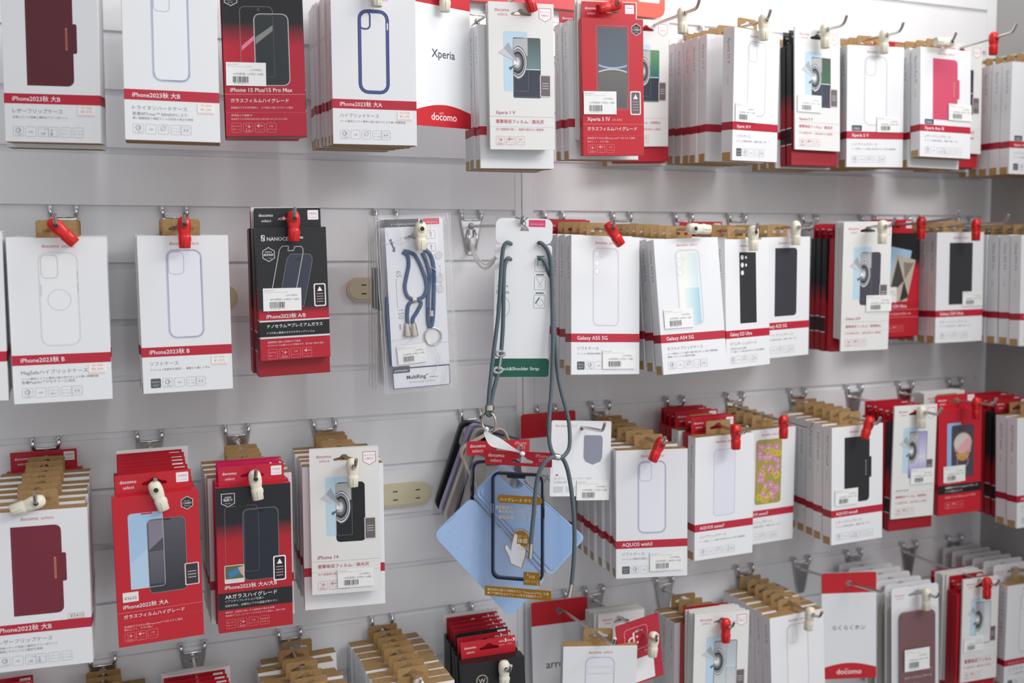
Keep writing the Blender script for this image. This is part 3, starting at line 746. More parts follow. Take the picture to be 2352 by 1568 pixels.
POSE = {  # front-face centre X, depth, Z, width, height, yaw, lean, roll (degrees)
    's1': (-0.0968, 0.0295, -0.3877, 0.074, 0.1397, -4, 5.2, 17.1),
    's2': (-0.0923, 0.0447, -0.3925, 0.074, 0.144, -2, 1.8, 20.3),
    's3': (-0.0894, 0.0597, -0.3975, 0.074, 0.1446, -1.7, 1.5, 21.1),
    's4': (-0.0853, 0.0745, -0.3942, 0.074, 0.1386, -5, 6.6, 17.5),
    's5': (-0.1119, 0.1097, -0.3548, 0.074, 0.144, 38.6, 22.2, -47.3),
    'r2z': (-0.7461, 0.1838, -0.1349, 0.104, 0.1886, -0.4, -0.2, 0.3),
    'r1a': (-0.6377, 0.1658, 0.1516, 0.1035, 0.1815, -14.9, 0.6, 1),
    'r1b': (-0.5111, 0.1964, 0.1595, 0.103, 0.1946, -3.7, -4.8, 0.3),
    'r1c': (-0.406, 0.1884, 0.1648, 0.0934, 0.1826, -13.3, -2.9, -0.8),
    'r1d': (-0.2705, 0.1812, 0.1627, 0.1052, 0.1862, -5.3, 1.7, -0.1),
    'r1e': (-0.1708, 0.1511, 0.1994, 0.0972, 0.2003, 24.3, 1.7, -1.7),
    'r1f': (-0.0732, 0.1836, 0.1643, 0.0889, 0.1888, -5.9, 1.1, -0.7),
    'r1g': (0.0578, 0.1901, 0.1566, 0.0889, 0.1817, -6.2, 1.6, -1.4),
    'r1h': (0.1707, 0.0781, 0.1864, 0.0823, 0.185, 5, 4.3, -2.8),
    'r1i': (0.2992, 0.1756, 0.1595, 0.1012, 0.1866, 15.6, 1.8, -1.4),
    'r1j': (0.4326, 0.145, 0.1812, 0.086, 0.1846, 1.1, -2, 0.4),
    'r1k': (0.5377, 0.153, 0.1592, 0.1046, 0.1867, -4.5, 0, -0.8),
    'r1l': (0.6508, 0.1825, 0.166, 0.1028, 0.1703, -0.3, -2.3, 0.6),
    'r1m': (0.7717, 0.0962, 0.1931, 0.0869, 0.1849, -1.2, -1.7, 0.6),
    'r1n': (0.8818, 0.1463, 0.1564, 0.104, 0.1865, -0.4, -0, 0),
    'r2a': (-0.6394, 0.1767, -0.1402, 0.1031, 0.1867, 1.6, 0.8, -0.1),
    'r2b': (-0.503, 0.1735, -0.1369, 0.1028, 0.1857, 1.6, 1.6, -0.4),
    'r2b2': (-0.0922, 0.136, -0.3329, 0.0938, 0.0196, -0.8, -0.8, 2.1),
    'r2c': (-0.3768, 0.1808, -0.1146, 0.0858, 0.1617, 2.4, 1.8, -1.3),
    'r2d': (-0.2147, 0.167, -0.1313, 0.0769, 0.2193, -2.4, 0.8, -2.3),
    'r2e': (-0.0789, 0.1947, -0.1266, 0.0761, 0.2109, -11.6, 2.4, 1.4),
    'r2f': (0.0523, 0.179, -0.1393, 0.1043, 0.1921, -1.8, -4.4, 2.1),
    'r2g': (0.1713, 0.208, -0.1407, 0.1035, 0.1887, -1.2, -5.8, -2),
    'r2h': (0.2853, 0.1809, -0.1417, 0.1021, 0.1874, 17.5, -1.8, -0.1),
    'r2i': (0.3811, 0.1421, -0.1362, 0.1028, 0.1854, 8.3, 1, -1.1),
    'r2j': (0.5305, 0.1494, -0.1217, 0.0883, 0.2048, -5.3, 1.3, -0.4),
    'r2k': (0.6625, 0.0783, -0.123, 0.0886, 0.1763, 0.2, -0.5, 0.2),
    'r2l': (0.7651, 0.1108, -0.1281, 0.1042, 0.188, -0.5, -0.3, -0.4),
    'r2m': (0.886, 0.1715, -0.1344, 0.1038, 0.1872, 2.4, -1.9, 1.2),
    'r3a': (-0.6734, 0.1852, -0.4469, 0.1072, 0.1844, -4.5, 0.3, 0.2),
    'r3b': (-0.5444, 0.1954, -0.4346, 0.0958, 0.1796, 2.1, 2.2, -0.6),
    'r3c': (-0.4321, 0.1797, -0.4397, 0.0895, 0.1815, -0.9, 0.8, 0.3),
    'r3d': (-0.3162, 0.1683, -0.4079, 0.0876, 0.1878, -9.4, -1.9, 0.1),
    'r3f': (-0.0882, 0.1939, -0.4311, 0.0926, 0.2003, -36.2, -0.9, 0.3),
    'r3g': (0.0317, 0.0253, -0.4094, 0.0948, 0.2, 3.9, 0.7, -0.1),
    'r3h': (0.0323, 0.14, -0.3604, 0.093, 0.108, -2.5, -5.1, 4.2),
    'r3i': (0.1295, 0.1743, -0.4429, 0.1065, 0.1871, -13.9, -1.1, 0.1),
    'r3j': (0.265, 0.1559, -0.4344, 0.1043, 0.1883, 0.4, 1, -0.6),
    'r3k': (0.386, 0.0993, -0.4415, 0.1036, 0.1875, 2.4, 1.7, -0.5),
    'r3l': (0.5106, 0.1619, -0.436, 0.104, 0.1882, 1.5, -0.7, -0.4),
    'r3m': (0.6363, 0.1508, -0.4124, 0.0865, 0.188, -2.1, 0.6, 0.3),
    'r3n': (0.7508, 0.1364, -0.4243, 0.0893, 0.1821, -4.4, 0.4, -1.7),
    'r3o': (0.8732, 0.1893, -0.4409, 0.1038, 0.1874, 2.1, -2.2, 0.3),
    'r4g': (0.0402, 0.0257, -0.7089, 0.0936, 0.2003, -9.1, -2.5, -3.3),
    'r4h': (0.0506, 0.1667, -0.7242, 0.1083, 0.1869, -15.8, -0.3, 1.6),
    'r4i': (0.1229, 0.0896, -0.7098, 0.0812, 0.1859, 1.6, -1.1, 2.2),
    'r4j': (0.1155, 0.1659, -0.6489, 0.0718, 0.1016, 1.9, 4.9, -8.7),
    'r4l': (0.2515, 0.171, -0.7012, 0.0905, 0.1859, -6.4, -0.8, 1.5),
    'r4m': (0.4052, 0.1575, -0.73, 0.1033, 0.1871, 0.2, -2.3, -1.1),
    'r4n': (0.5315, 0.125, -0.6853, 0.0905, 0.1831, -21.5, 1.7, -1.8),
    'r4o': (0.6408, 0.1595, -0.7209, 0.0925, 0.2, -5.1, -1, -1),
    'r4p': (0.776, 0.1664, -0.7118, 0.0831, 0.1771, 1.3, -2.2, 2.4),
    'r4r': (0.883, 0.1708, -0.737, 0.104, 0.187, 0.1, 0.1, 0.6),
    'r4f': (-0.1115, 0.1682, -0.7174, 0.0892, 0.1821, -6.1, -0.7, -2.1),
}


# ------------------------------------------------------------------ the display wall
def slat_panel(name, x0, x1):
    mb = MB(); zt, zb = 9, -14
    for n in range(zb, zt):
        z1, z0 = (n + 1) * .075 - .0089, n * .075
        mb.add([(x0, 0, z0), (x1, 0, z0), (x1, 0, z1), (x0, 0, z1)], [[0, 1, 2, 3]], 'wall')
        mb.add([(x0, 0, z0), (x1, 0, z0), (x1, .005, z0), (x0, .005, z0)], [[0, 1, 2, 3]], 'wall')
        mb.add([(x0, 0, z0 - .0089), (x1, 0, z0 - .0089), (x1, .005, z0 - .0089), (x0, .005, z0 - .0089)], [[0, 1, 2, 3]], 'wall')
        mb.add([(x0, .005, z0 - .0089), (x1, .005, z0 - .0089), (x1, .005, z0), (x0, .005, z0)], [[0, 1, 2, 3]], 'groove')
        for x in (x0, x1): mb.add([(x, 0, z0 - .0089), (x, .005, z0 - .0089), (x, .005, z0), (x, 0, z0)], [[0, 1, 2, 3]], 'wall')
    mb.add([(x0, .012, zb * .075), (x1, .012, zb * .075), (x1, .012, zt * .075), (x0, .012, zt * .075)], [[0, 1, 2, 3]], 'wall')
    return tag(mb.obj(name), None, None, kind='structure')


slat_panel('wall_left', -1.25, -.0115)
slat_panel('wall_right', .0195, .9255)
for nm, a, b in (('trim_1', -.0113, -.0006), ('trim_2', .0006, .0193), ('trim_3', .9257, .9485)):
    mb = MB(); mb.box(((a + b) / 2, .006, -.19), (b - a, .0135, 1.70), 'wall', bev=.0006)
    tag(mb.obj(nm), None, None, kind='structure')
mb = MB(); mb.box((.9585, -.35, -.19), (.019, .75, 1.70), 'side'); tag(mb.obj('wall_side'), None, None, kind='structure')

# ------------------------------------------------------------------ hooks and locks
ORD = ('first', 'second', 'third', 'fourth', 'fifth', 'sixth', 'seventh', 'eighth', 'ninth', 'tenth', 'eleventh', 'twelfth')
ROWN = {1: 'top', 2: 'second', 3: 'third', 4: 'bottom'}
ROWZ = {1: .3, 2: 0, 3: -.3, 4: -.6}
_plate = None


def hook(hx, row, rz, label, L=.205, bare=False):
    global _plate
    z = ROWZ[row]
    if _plate is None:
        mb = MB(); wd = .0186
        # back plate: two prongs rising into the groove, body tapering downwards
        for sx in (-1, 1):
            prong = [(sx * .0155, -.0025, -.0030), (sx * .0156, -.0052, -.0065), (sx * .0154, -.0050, -.011), (sx * .0140, -.0034, -.0155)]
            mb.tube([(sx * .0155, .004, -.0035)] + prong, .0032, 'ch', n=8)
        mb.tube([(-.0145, -.0036, -.0135), (-.0118, -.0036, -.0155), (0, -.0036, -.0160), (.0118, -.0036, -.0155), (.0145, -.0036, -.0135)], .0018, 'ch', n=8)
        out = [(-.0172, -.012), (-.0120, -.0155), (.0120, -.0155), (.0172, -.012), (.0070, -.064), (.0055, -.067), (-.0055, -.067), (-.0070, -.064)][::-1]
        mb.plate(out, [], -.0032, -.0012, 'ch')
        for sx in (-1, 1): mb.tube([(sx * .0165, -.0030, -.016), (sx * .0068, -.0030, -.064)], .0012, 'st', n=6)
        _plate = mb.mesh('back_plate')
    root = empty('display_hook', (hx, 0, z))
    p = bpy.data.objects.new('back_plate', _plate); COL.objects.link(p); p.parent = root
    mb = MB(); rr_ = .0023; z0 = -.025; zt = rz - z
    pts = [(0, -.003, z0), (0, -L + .012, zt - (0.0)), (0, -L + .007, zt + .0012), (0, -L + .003, zt + .0045), (0, -L - .0015, zt + .0125)]
    mb.tube(pts, rr_, 'st', n=12); mb.lathe([(.0052, 0), (.0046, .0015), (.003, .003)], (0, -.003, z0), (0, -1, 0), 'st', n=14)
    mb.obj('rod', root)
    tag(root, label, 'hook', 'chrome hooks of the %s row' % ROWN[row])
    return root


_lock = {}


def lock(hx, d, z, ang, colr, label):
    if colr not in _lock:
        mb = MB()
        mb.lathe([(.002, .0098), (.0052, .0086), (.0072, .0050), (.0078, 0), (.0077, -.005), (.0066, -.0105), (.0064, -.0125), (.0070, -.0135), (.0071, -.0145), (.0066, -.0268), (.0060, -.0272), (.0058, -.0262)], (0, 0, 0), (0, 0, 1), colr, n=24, sx=1, sy=.86, p=2.7)
        mb.box((0, -.0062, -.021), (.0009, .0012, .010), colr)
        mb.box((.0066, 0, -.0165), (.0016, .005, .005), colr, bev=.0003)
        mb.lathe([(.0048, 0), (.0046, .0016), (.0030, .0018)], (0, -.0058, 0), (0, -1, 0), colr, n=18)
        mb.lathe([(.0029, 0), (.0029, .0001)], (0, -.0077, 0), (0, -1, 0), 'dark', n=16)
        _lock[colr] = mb.mesh('hook_lock')
    o = bpy.data.objects.new('hook_lock', _lock[colr]); COL.objects.link(o)
    o.location = (hx, -d, z); o.rotation_euler = (0, -R(ang), 0)
    tag(o, label, 'lock')


# ------------------------------------------------------------------ packages that stand behind the first of a stack
T = dict(B=.0115, N=.0115, C=.0208, F=.0115, K=.0115, W=.0028, G=.012, P=.0115)
OFF = dict(B=.1040, N=.1040, C=.1050, F=.1040, K=.1040, W=.080, G=.087, P=.1040)
GAP = dict(B=.0022, N=.0022, C=.0012, F=.0022, K=.0022, W=.0015, G=.0105, P=.003)
DESC = dict(B='black box with red header', N='black-headed film box', C='kraft-tabbed carton', F='red film box', K='black and red film box', W='thin white card', P='magenta-red film box', G='white clamshell pack')
CATS = dict(B='box', N='box', C='box', F='box', K='box', W='card', G='package', P='box')
GRP = dict(B='black boxes with red headers in a stack', N='black-headed film boxes hanging in stacks', C='white case cartons hanging in stacks', F='red film boxes hanging in stacks', K='black and red film boxes hanging in stacks', W='thin white film cards hanging in stacks', G='white clamshell packs in stacks', P='magenta-red film boxes in a stack')
_proto = {}


def blister(w, h, inner='6d2f2c', text=False):
    root = None; mb = MB(); t = .0012
    mb.plate(rr(-w / 2, -h / 2, w / 2, h / 2, .006), slot_hole(h / 2 - .0165, .95), -t / 2, t / 2, 'pr', lin('e9e9eb'))
    S = Sheet(mb, (-w / 2, -t / 2, h / 2), (1, 0, 0), (0, -1, 0), w, h)
    S.text('docomo', .06, .075, 'cf5560', wd=.22, bold=True, res=1); S.text('select', .09, .10, 'd08088', wd=.16, res=1)
    o = mb.obj('clamshell_pack')
    mb = MB(); q = rr(-w / 2 + .004, -h / 2 + .004, w / 2 - .004, h / 2 - .034, .012)
    mb.plate(q, [], -t / 2 - .0085, -t / 2 - .0005, 'cre' if not text else 'clr'); mb.obj('plastic_shell', o)
    if text:
        mb = MB(); q = rr(-w / 2 + .013, -h / 2 + .006, w / 2 - .011, h / 2 - .042, .009); mb.plate(q, [], -.0065, -.0015, 'pr', lin(inner))
        S = Sheet(mb, (-w / 2, -.0066, h / 2), (1, 0, 0), (0, -1, 0), w, h)
        S.text('らくらくスマートフォン', .22, .715, 'e9dcd8', wd=.58, bold=True); S.rect(.17, .725, .86, .7275, '9b6662'); S.text('スマートフリップケース', .22, .775, 'e9dcd8', wd=.58, bold=True)
        S.text('傷がつきにくく使いやすい', .22, .82, 'c9a8a4', wd=.32, res=1); S.text('動画撮影に対応', .22, .845, 'c9a8a4', wd=.28, res=1)
        icons(S, .885, 'c9a8a4', ('eco', '抗菌', 'arrow', 'pocket', 'ストラップ/ホール付'), u0=.2, sz=.0095)
        mb.obj('phone_case', o)
    return o


def proto(k, side=''):
    key = k + side if k == 'C' else k
    if key in _proto: return copy_tree(_proto[key])
    o = {'C': lambda: carton(.104, .187, T['C'], side=side or 'iPhone2023秋'), 'F': lambda: film_box(.0885, .182, T['F']),
         'P': lambda: film_box(.0885, .182, T['F'], col='c01f4e', hcol='cb2058', sticker=False),
         'K': lambda: film_box(.0885, .182, T['K'], col='1f2023'), 'B': lambda: film_box(.0885, .182, T['B'], col='1b1b1d', hcol='b4202e', sticker=False), 'N': lambda: film_box(.0885, .182, T['K'], col='1f2023', hcol='26262a'), 'W': lambda: phone_card(.086, .186), 'G': lambda: blister(.092, .2)}[k]()
    _proto[key] = o
    return o


def stack(key, hx, row, rz, front, t, kind, label, short, behind='', lk=None, name=None, jump=None, cat=None, hk=True, L=.205, sx=0, hlabel=None, amp=1.0):
    X, d, Z, w, h, yaw, lean, roll = POSE[key]
    if kind == 'X' and hk:   # the rod runs through the card's round hole
        m3 = Matrix.Rotation(R(yaw), 3, 'Z') @ Matrix.Rotation(R(lean), 3, 'X') @ Matrix.Rotation(R(roll), 3, 'Y')
        hc = Vector((X, -d, Z)) + m3 @ Vector((0, t / 2, h / 2 - .018)); hx = hc.x; rz = ROWZ[row] - .025 + (hc.z - ROWZ[row] + .025) * .19 / -hc.y
    z = ROWZ[row]; rod = lambda q: z - .025 + (rz - z + .025) * min(q, .19) / .19
    dz = 0
    if front is not None:
        o = front(w, h, t); pose(o, X, d, Z, yaw, lean, roll, t)
        if name: o.name = name
        tag(o, label, cat or CATS[kind], GRP.get(kind))
    if kind in OFF: dz = Z + (h / 2 + .0115 if kind == 'C' else h / 2 - .013 if kind in 'WG' else h / 2 + .013) - rod(d)
    cur = d - t if jump is None else jump
    n = 0; py, pl, step = yaw, lean, 1.0
    for k in behind:
        n += 1; f = .84 ** n if jump is None else 0
        ran = random.uniform
        ny, nl = yaw * f + ran(-.3, .3) * amp, lean * f
        jx = sx + ran(-.0014, .0014) * amp
        dy = (abs(ny - py) if (jump is None or n > 1) else 0); dl = (abs(nl - pl) if (jump is None or n > 1) else 0)
        cur -= GAP[k] + .052 * math.sin(R(dy)) + (.094 * math.sin(R(dl))) + .006 * abs(math.sin(R(ny))); py, pl = ny, nl
        if cur - T[k] * math.cos(R(ny)) - .0 < .006 + .05 * abs(math.sin(R(ny))) + .093 * abs(math.sin(R(nl))): break
        p = proto(k, {1: '' if hx < -.2 else 'Xperia 10 V', 2: '' if hx < 0 else 'Galaxy A55 5G', 3: '' if hx < 0 else 'AQUOS wish3', 4: '' if hx < 0 else 'arrows We'}[row])
        pose(p, hx + (X - hx) * f + jx, cur, rod(cur) - OFF[k] + dz + ran(-.0009, .0009) * amp,
             ny, nl, roll * f + ran(-.45, .45) * amp, T[k])
        tag(p, '%s, %s behind the %s' % (DESC[k], ORD[n - 1], short), CATS[k], GRP[k])
        cur -= T[k] / max(.8, math.cos(R(ny)))
    if hk: hook(hx, row, rz, hlabel or ('chrome hook carrying the %s' % short), L)
    if lk:
        colr, ang, ld = lk
        lock(hx, ld, rod(ld), ang, colr, '%s lock on the hook of the %s' % ('red' if colr == 'red' else 'cream', short))


def C(**k):
    st = k.pop('st', None); side = k.pop('side', None)

    def f(w, h, t):
        o = carton(w, h, t, lambda S: case_front(S, **k), side=side or k.get('model', ''))
        if st: sticker(o, -t / 2, st[0], st[1], w, h, *(st[2:]))
        return o
    return f


def FB(v, col='c4202f', hcol='c4202f', st=None, stk=True, ww=.88, hh=.0235, **k):
    def f(w, h, t):
        o = film_box(w, h, t, lambda S: film_front(S, v, **k), col=col, hcol=hcol, sticker=stk, ww=ww, hh=hh)
        if st: sticker(o, -t / 2, st[0], st[1], w, h, *(st[2:]))
        return o
    return f


def W(st=None, **k):
    def f(w, h, t):
        o = phone_card(w, h, lambda S: card_front(S, **k), t)
        if st: sticker(o, -t / 2, st[0], st[1], w, h, *(st[2:]))
        return o
    return f


TC, TF, TW = .0208, .0115, .0028
I5 = ('eco', '抗菌', 'pocket', 'arrow', 'フリー/ポケット', 'ストラップ/ホール付')
IF = ('frost', 'eco', '抗菌', 'ストラップ/ホール付', 'strap')
# ---- top row
stack('r1a', -.639, 1, .267, C(model='iPhone2023秋 大B', name='レザーフリップケース', sub=('充実のカード収納と便利なフリーポケット',), pic='flip_burg', pr='¥3,575', ic=I5, mw=.5, nw=.52), TC, 'C',
      'white carton picturing a burgundy flip case, far left of the top row', 'burgundy flip case carton in the top row', 'C')
stack('r1b', -.508, 1, .267, C(model='iPhone2023秋 大B', name='トライタンハードケース', sub=('新素材Tritan™ RENEWにより', '高い保護性能と薄型スリムな形状の両立を実現'), pic='clearblue', pr='¥3,080', mw=.5, nw=.57), TC, 'C',
      'white carton picturing a clear bluish hard case, second from left in the top row', 'clear hard case carton in the top row', 'CCC')
stack('r1c', -.400, 1, .267, FB('glass15', col='1f2023', hcol='26262a', st=(.03, .525, .046, .0275, '3,630円(税込)', '130円(初回) / 100円(2～36回)', 1), model='iPhone 15 Plus/15 Pro Max'), TF, 'K',
      'black to red glass film box with price label low on its left, top row', 'black to red film box in the top row', 'FFF')
stack('r1d', -.270, 1, .262, C(model='iPhone2023秋 大A', name='ハイブリッドケース', sub=(J1,), pic='bumper', pr='¥2,695', mw=.5, nw=.46), TC, 'C',
      'white carton picturing a navy rimmed bumper case in the top row', 'navy bumper case carton', 'CCCCCC', ('cream', 0, .196))
POSE['r1e'] = (-.1708, .1511, .1943, .0972, .19, 24.3, 1.7, -1.7)
stack('r1e', -.1665, 1, .271, lambda w, h, t: divider(w, h, 'Xperia', .42), .002, 'X', 'white and red divider card with black word beside the navy bumper carton', 'divider card in the top row', '', ('cream', 0, .165), name='divider_card', cat='card')
stack('r1f', -.070, 1, .272, W(model='Xperia 1 V', scr=('4f5c60', '6f8c8c'), aspect='x', st=None), TW, 'W', 'white film card with cracked glass picture right of the divider card, top row', 'film card right of the top divider card', 'WWWCCC', ('red', 19, .194))
stack('r1g', .058, 1, .265, FB('xperia', st=(.015, .53, .047, .0305, '3,300円(税込)', '100円(初回) / 90円(2～36回)', 0), model='Xperia 5 Ⅳ', name='ガラスフィルムハイグレード'), TF, 'F',
      'bright red glass film box with dark horizon picture, middle of the top row', 'bright red film box in the top row', 'WWWCCF', ('red', -72, .196))
stack('r1h', .183, 1, .270, W(model='Xperia 1 Ⅳ', scr=('5c8f60', '2f6f68'), aspect='x', name='衝撃吸収フィルム／反射防止'), TW, 'W', 'white film card with green phone picture set back by the red box', 'green picture film card', 'FFCC', ('cream', 0, .161))
stack('r1i', .300, 1, .264, C(model='Xperia 10 V', name='ソフトケース', pic='clear', ic=IF, mw=.3, nw=.3, wow=True, st=(.04, .56, .045, .027)), TC, 'C',
      'white carton with pale clear case picture, first kraft-tabbed box right of the red box', 'pale clear case carton in the top row', 'CCCCC', ('cream', 0, .190), jump=.122)
stack('r1j', .434, 1, .267, W(model='Xperia 5 V', scr=('41564c', '3c6a4a'), aspect='x', st=(.05, .55, .045, .026)), TW, 'W', 'white film card with green aurora phone picture, top row right part', 'green aurora film card', 'NNCCC', ('cream', 2, .158))
stack('r1k', .540, 1, .265, C(model='Xperia 5 V', name='ハイブリッドケース', sub=(J1,), pic='clear', mw=.3, nw=.45, wow=True, st=(.52, .58, .043, .024)), TC, 'C',
      'white carton with slim clear case picture next to the green aurora film card', 'slim clear case carton', 'CCCCC', ('cream', 0, .166))
stack('r1l', .644, 1, .258, C(model='Xperia Ace Ⅲ', name='レザーフリップケース', pic='flip_pink', ic=I5, mw=.38, nw=.52, wow=True, st=(.55, .50, .047, .026)), TC, 'C',
      'white carton picturing a pink flip case with gold bar, top row', 'pink flip case carton', 'CCCFFF', ('cream', -88, .192))
stack('r1m', .769, 1, .281, W(model='Xperia Ace Ⅲ', scr=('252a3c', '5c2a4c'), aspect='x'), TW, 'W', 'white film card with dark blue phone picture behind the pink flip carton', 'dark blue phone film card', 'FFC', ('red', 0, .162))
stack('r1n', .882, 1, .267, C(model='Xperia 10 Ⅳ', name='ハイブリッドケース', pic='clear', ic=IF, mw=.3, nw=.45, wow=True), TC, 'C',
      'white carton cut off by the right edge, top row', 'carton at the right edge, top row', 'CCCC')
# ---- second row
stack('r2z', -.757, 2, -.033, None, 0, 'C', '', 'left edge hook in the second row', 'CCCC', hk=False, amp=.6)
stack('r2a', -.639, 2, -.034, C(model='iPhone2023秋 B', name='MagSafeハイブリッドケース', sub=(J1, '各種MagSafeアクセサリーに対応'), pic='magsafe', pr='¥3,300', mw=.44, nw=.67, ic=('eco', '抗菌', 'スタンド/機能付', 'ストラップ/ホール付', 'strap')), TC, 'C',
      'white carton picturing a clear case with a ring, far left of the second row', 'clear ring case carton', 'CCCCC', ('red', 44, .193))
stack('r2b', -.503, 2, -.032, C(model='iPhone2023秋 B', name='ソフトケース', pic='clearlav', pr='¥1,815', mw=.44, nw=.31, ic=IF), TC, 'C',
      'white carton picturing a lavender clear soft case in the second row', 'lavender clear case carton', 'CCCCC', ('red', 0, .193))
stack('r2c', -.377, 2, -.024, FB('nano', col='1f2023', hcol='26272a', st=(.065, .452, .0465, .0278, '8,800円(税込)', '280円(初回) / 244円(2～36回)', 1), model='iPhone2023秋 A/B', name='ナノセラム™プレミアムガラス', ww=.94), TF, 'K',
      'black and red premium glass film box left of the beige round-ended outlet', 'black premium film box', 'NNWNFF', ('red', 0, .194))
stack('r2f', .052, 2, -.034, C(model='Galaxy A55 5G', name='ソフトケース', pic='galaxy', mw=.44, nw=.31, ic=IF, st=(.45, .82, .050, .027, '1,815円(税込)', '60円(初回) / 50円(2～36回)')), TC, 'C',
      'white carton with three-camera clear case right of the neck strap card', 'three-camera clear case carton', 'CCCCFFF', ('red', 36, .194))
stack('r2g', .170, 2, -.034, C(model='Galaxy A54 5G', name='タフハイブリッドケース', sub=(J1, '環境にやさしいエコ素材を使用'), pic='teal', mw=.42, nw=.55, st=(.07, .52, .046, .027)), TC, 'C',
      'tilted white carton with aqua tinted clear case picture in the second row', 'tilted aqua case carton', 'CCCCCCC', ('cream', 88, .214))
stack('r2h', .283, 2, -.038, C(model='Galaxy S23 Ultra', name='タフレザーシェルケース', pic='ultra', mw=.5, nw=.6, sub=('上質なBOALAにも採用', J1)), TC, 'C',
      'white carton picturing a black square-cornered phone case with five lens holes', 'black lens-hole case carton', 'CCCF', ('cream', 1, .195), jump=.142, sx=-.003)
stack('r2i', .386, 2, -.030, C(model='Galaxy A23 5G', name='スマートフリップケース', pic='plain', mw=.45, nw=.58), TC, 'C',
      'white carton picturing a plain dark rounded case, beside the lens-hole case carton', 'plain dark case carton', 'CCCC', ('cream', 1, .158), sx=.004)
stack('r2j', .533, 2, -.028, W(model='Galaxy S24', scr=('48454f', '2f2d38'), name='衝撃吸収フィルム／反射防止', st=(.5, .57, .047, .026)), TW, 'W', 'white film card with cracked glass picture, second row right part', 'second-row film card on the right', 'WWWWFKKK', ('cream', 0, .180))
stack('r2k', .661, 2, -.016, FB('fold', st=(-.02, .52, .04, .026), model='Galaxy S24 Ultra', name='ガラスフィルムハイグレード'), TF, 'F', 'red and black film box with folded glass picture, behind the second-row film card', 'folded glass film box', 'FK', ('red', 0, .127))
stack('r2l', .766, 2, -.021, C(model='Galaxy S24 Ultra', name='スマートフリップケース', pic='plainsq', mw=.5, nw=.58, st=(.55, .54, .045, .025)), TC, 'C',
      'white carton picturing a black square case near the grey side wall', 'black square case carton', 'CCC', ('red', 0, .141))
stack('r2m', .882, 2, -.030, C(model='Galaxy A53 5G', name='ソフトケース', pic='galaxy', mw=.45, nw=.31), TC, 'C',
      'white carton cut off by the right edge, second row', 'carton at the right edge, second row', 'CCCCC')
# ---- third row
stack('r3a', -.672, 3, -.344, C(model='iPhone2022秋 大B', name='レザーフリップケース', sub=('充実のカード収納と便利なフリーポケット', '環境にやさしいエコ素材を使用'), pic='flip_red', yen='¥3410', ic=I5, mw=.52, nw=.52), TC, 'C',
      'white carton picturing a dark red flip case, bottom left corner', 'dark red flip case carton', 'CCCCCCF', ('cream', -74, .190))
stack('r3b', -.545, 3, -.338, FB('red', model='iPhone2022秋 大A'), TF, 'F',
      'bright red film box with light blue glass picture, third row', 'blue glass film box', 'FFFFFFFW', ('cream', 18, .203))
stack('r3c', -.431, 3, -.337, FB('ar', model='iPhone2023秋 大A/大B', col='c0202f', hcol='c4203a'), TF, 'F',
      'film box with black upper half and red header, inset landscape photo, third row', 'black-topped red film box', 'PPCCCC', ('cream', 7, .193))
stack('r3d', -.309, 3, -.334, W(model='iPhone 14', st=(.37, .832, .046, .0245, '1,815円(税込)', '60円(初回) / 50円(2～36回)', 0)), TW, 'W', 'white film card with ringed black phone picture left of the beige power strip', 'ringed phone film card', 'WCCCCC', ('cream', 0, .184))
stack('r3i', .132, 3, -.338, C(model='AQUOS wish3', name='ソフトケース', pic='clearlav', mw=.42, nw=.31, ic=IF, st=(.47, .80, .050, .028)), TC, 'C',
      'white carton with pale lavender case picture right of the charger card', 'pale case carton by the charger card', 'CCCCCC', ('red', -28, .192))
stack('r3j', .269, 3, -.332, C(model='AQUOS sense7', name='ハイブリッドケース', pic='soft13', sub=(J1,), mw=.42, nw=.45), TC, 'C',
      'white carton with round-camera clear case picture in front of red boxes', 'round-camera case carton', 'FFCFFFF', ('red', 0, .178))
stack('r3k', .386, 3, -.333, C(model='AQUOS sense7', name='レザーフリップケース', pic='floral', mw=.42, nw=.5), TC, 'C',
      'white carton picturing a pink and yellow floral flip case', 'floral flip case carton', 'CCC', ('red', 0, .136))
stack('r3l', .514, 3, -.335, C(model='AQUOS sense8', name='レザーフリップケース', pic='flip_black', ic=I5, mw=.42, nw=.5, st=(.06, .53, .046, .026)), TC, 'C',
      'white carton picturing a black flip case in the third row', 'black flip case carton', 'CCCCCC', ('red', -22, .182))
stack('r3m', .637, 3, -.328, W(model='AQUOS sense8', scr=('a9a3cf', 'd5d1ea'), aspect='x', low=('e2dff0', '8f83c4'), rim='4a4766', name='衝撃吸収フィルム／反射防止', st=(.42, .565, .047, .026)), TW, 'W', 'white film card with violet phone picture in the third row', 'violet phone film card', 'KFKFF', ('cream', 0, .164), amp=1.6)
stack('r3n', .753, 3, -.319, FB('aquos', st=(.11, .535, .045, .028), model='AQUOS R8', name='全画面ガラスフィルムハイグレード', ww=.92), TF, 'F',
      'bright red film box with glowing sphere phone picture, third row right part', 'glowing sphere film box', 'CWWWWWW', ('red', 0, .166))
stack('r3o', .871, 3, -.335, C(model='AQUOS wish2', name='レザーフリップケース', pic='clear', mw=.42, nw=.5), TC, 'C',
      'white carton cut off by the right edge, third row', 'carton at the right edge, third row', 'CKKFFF')
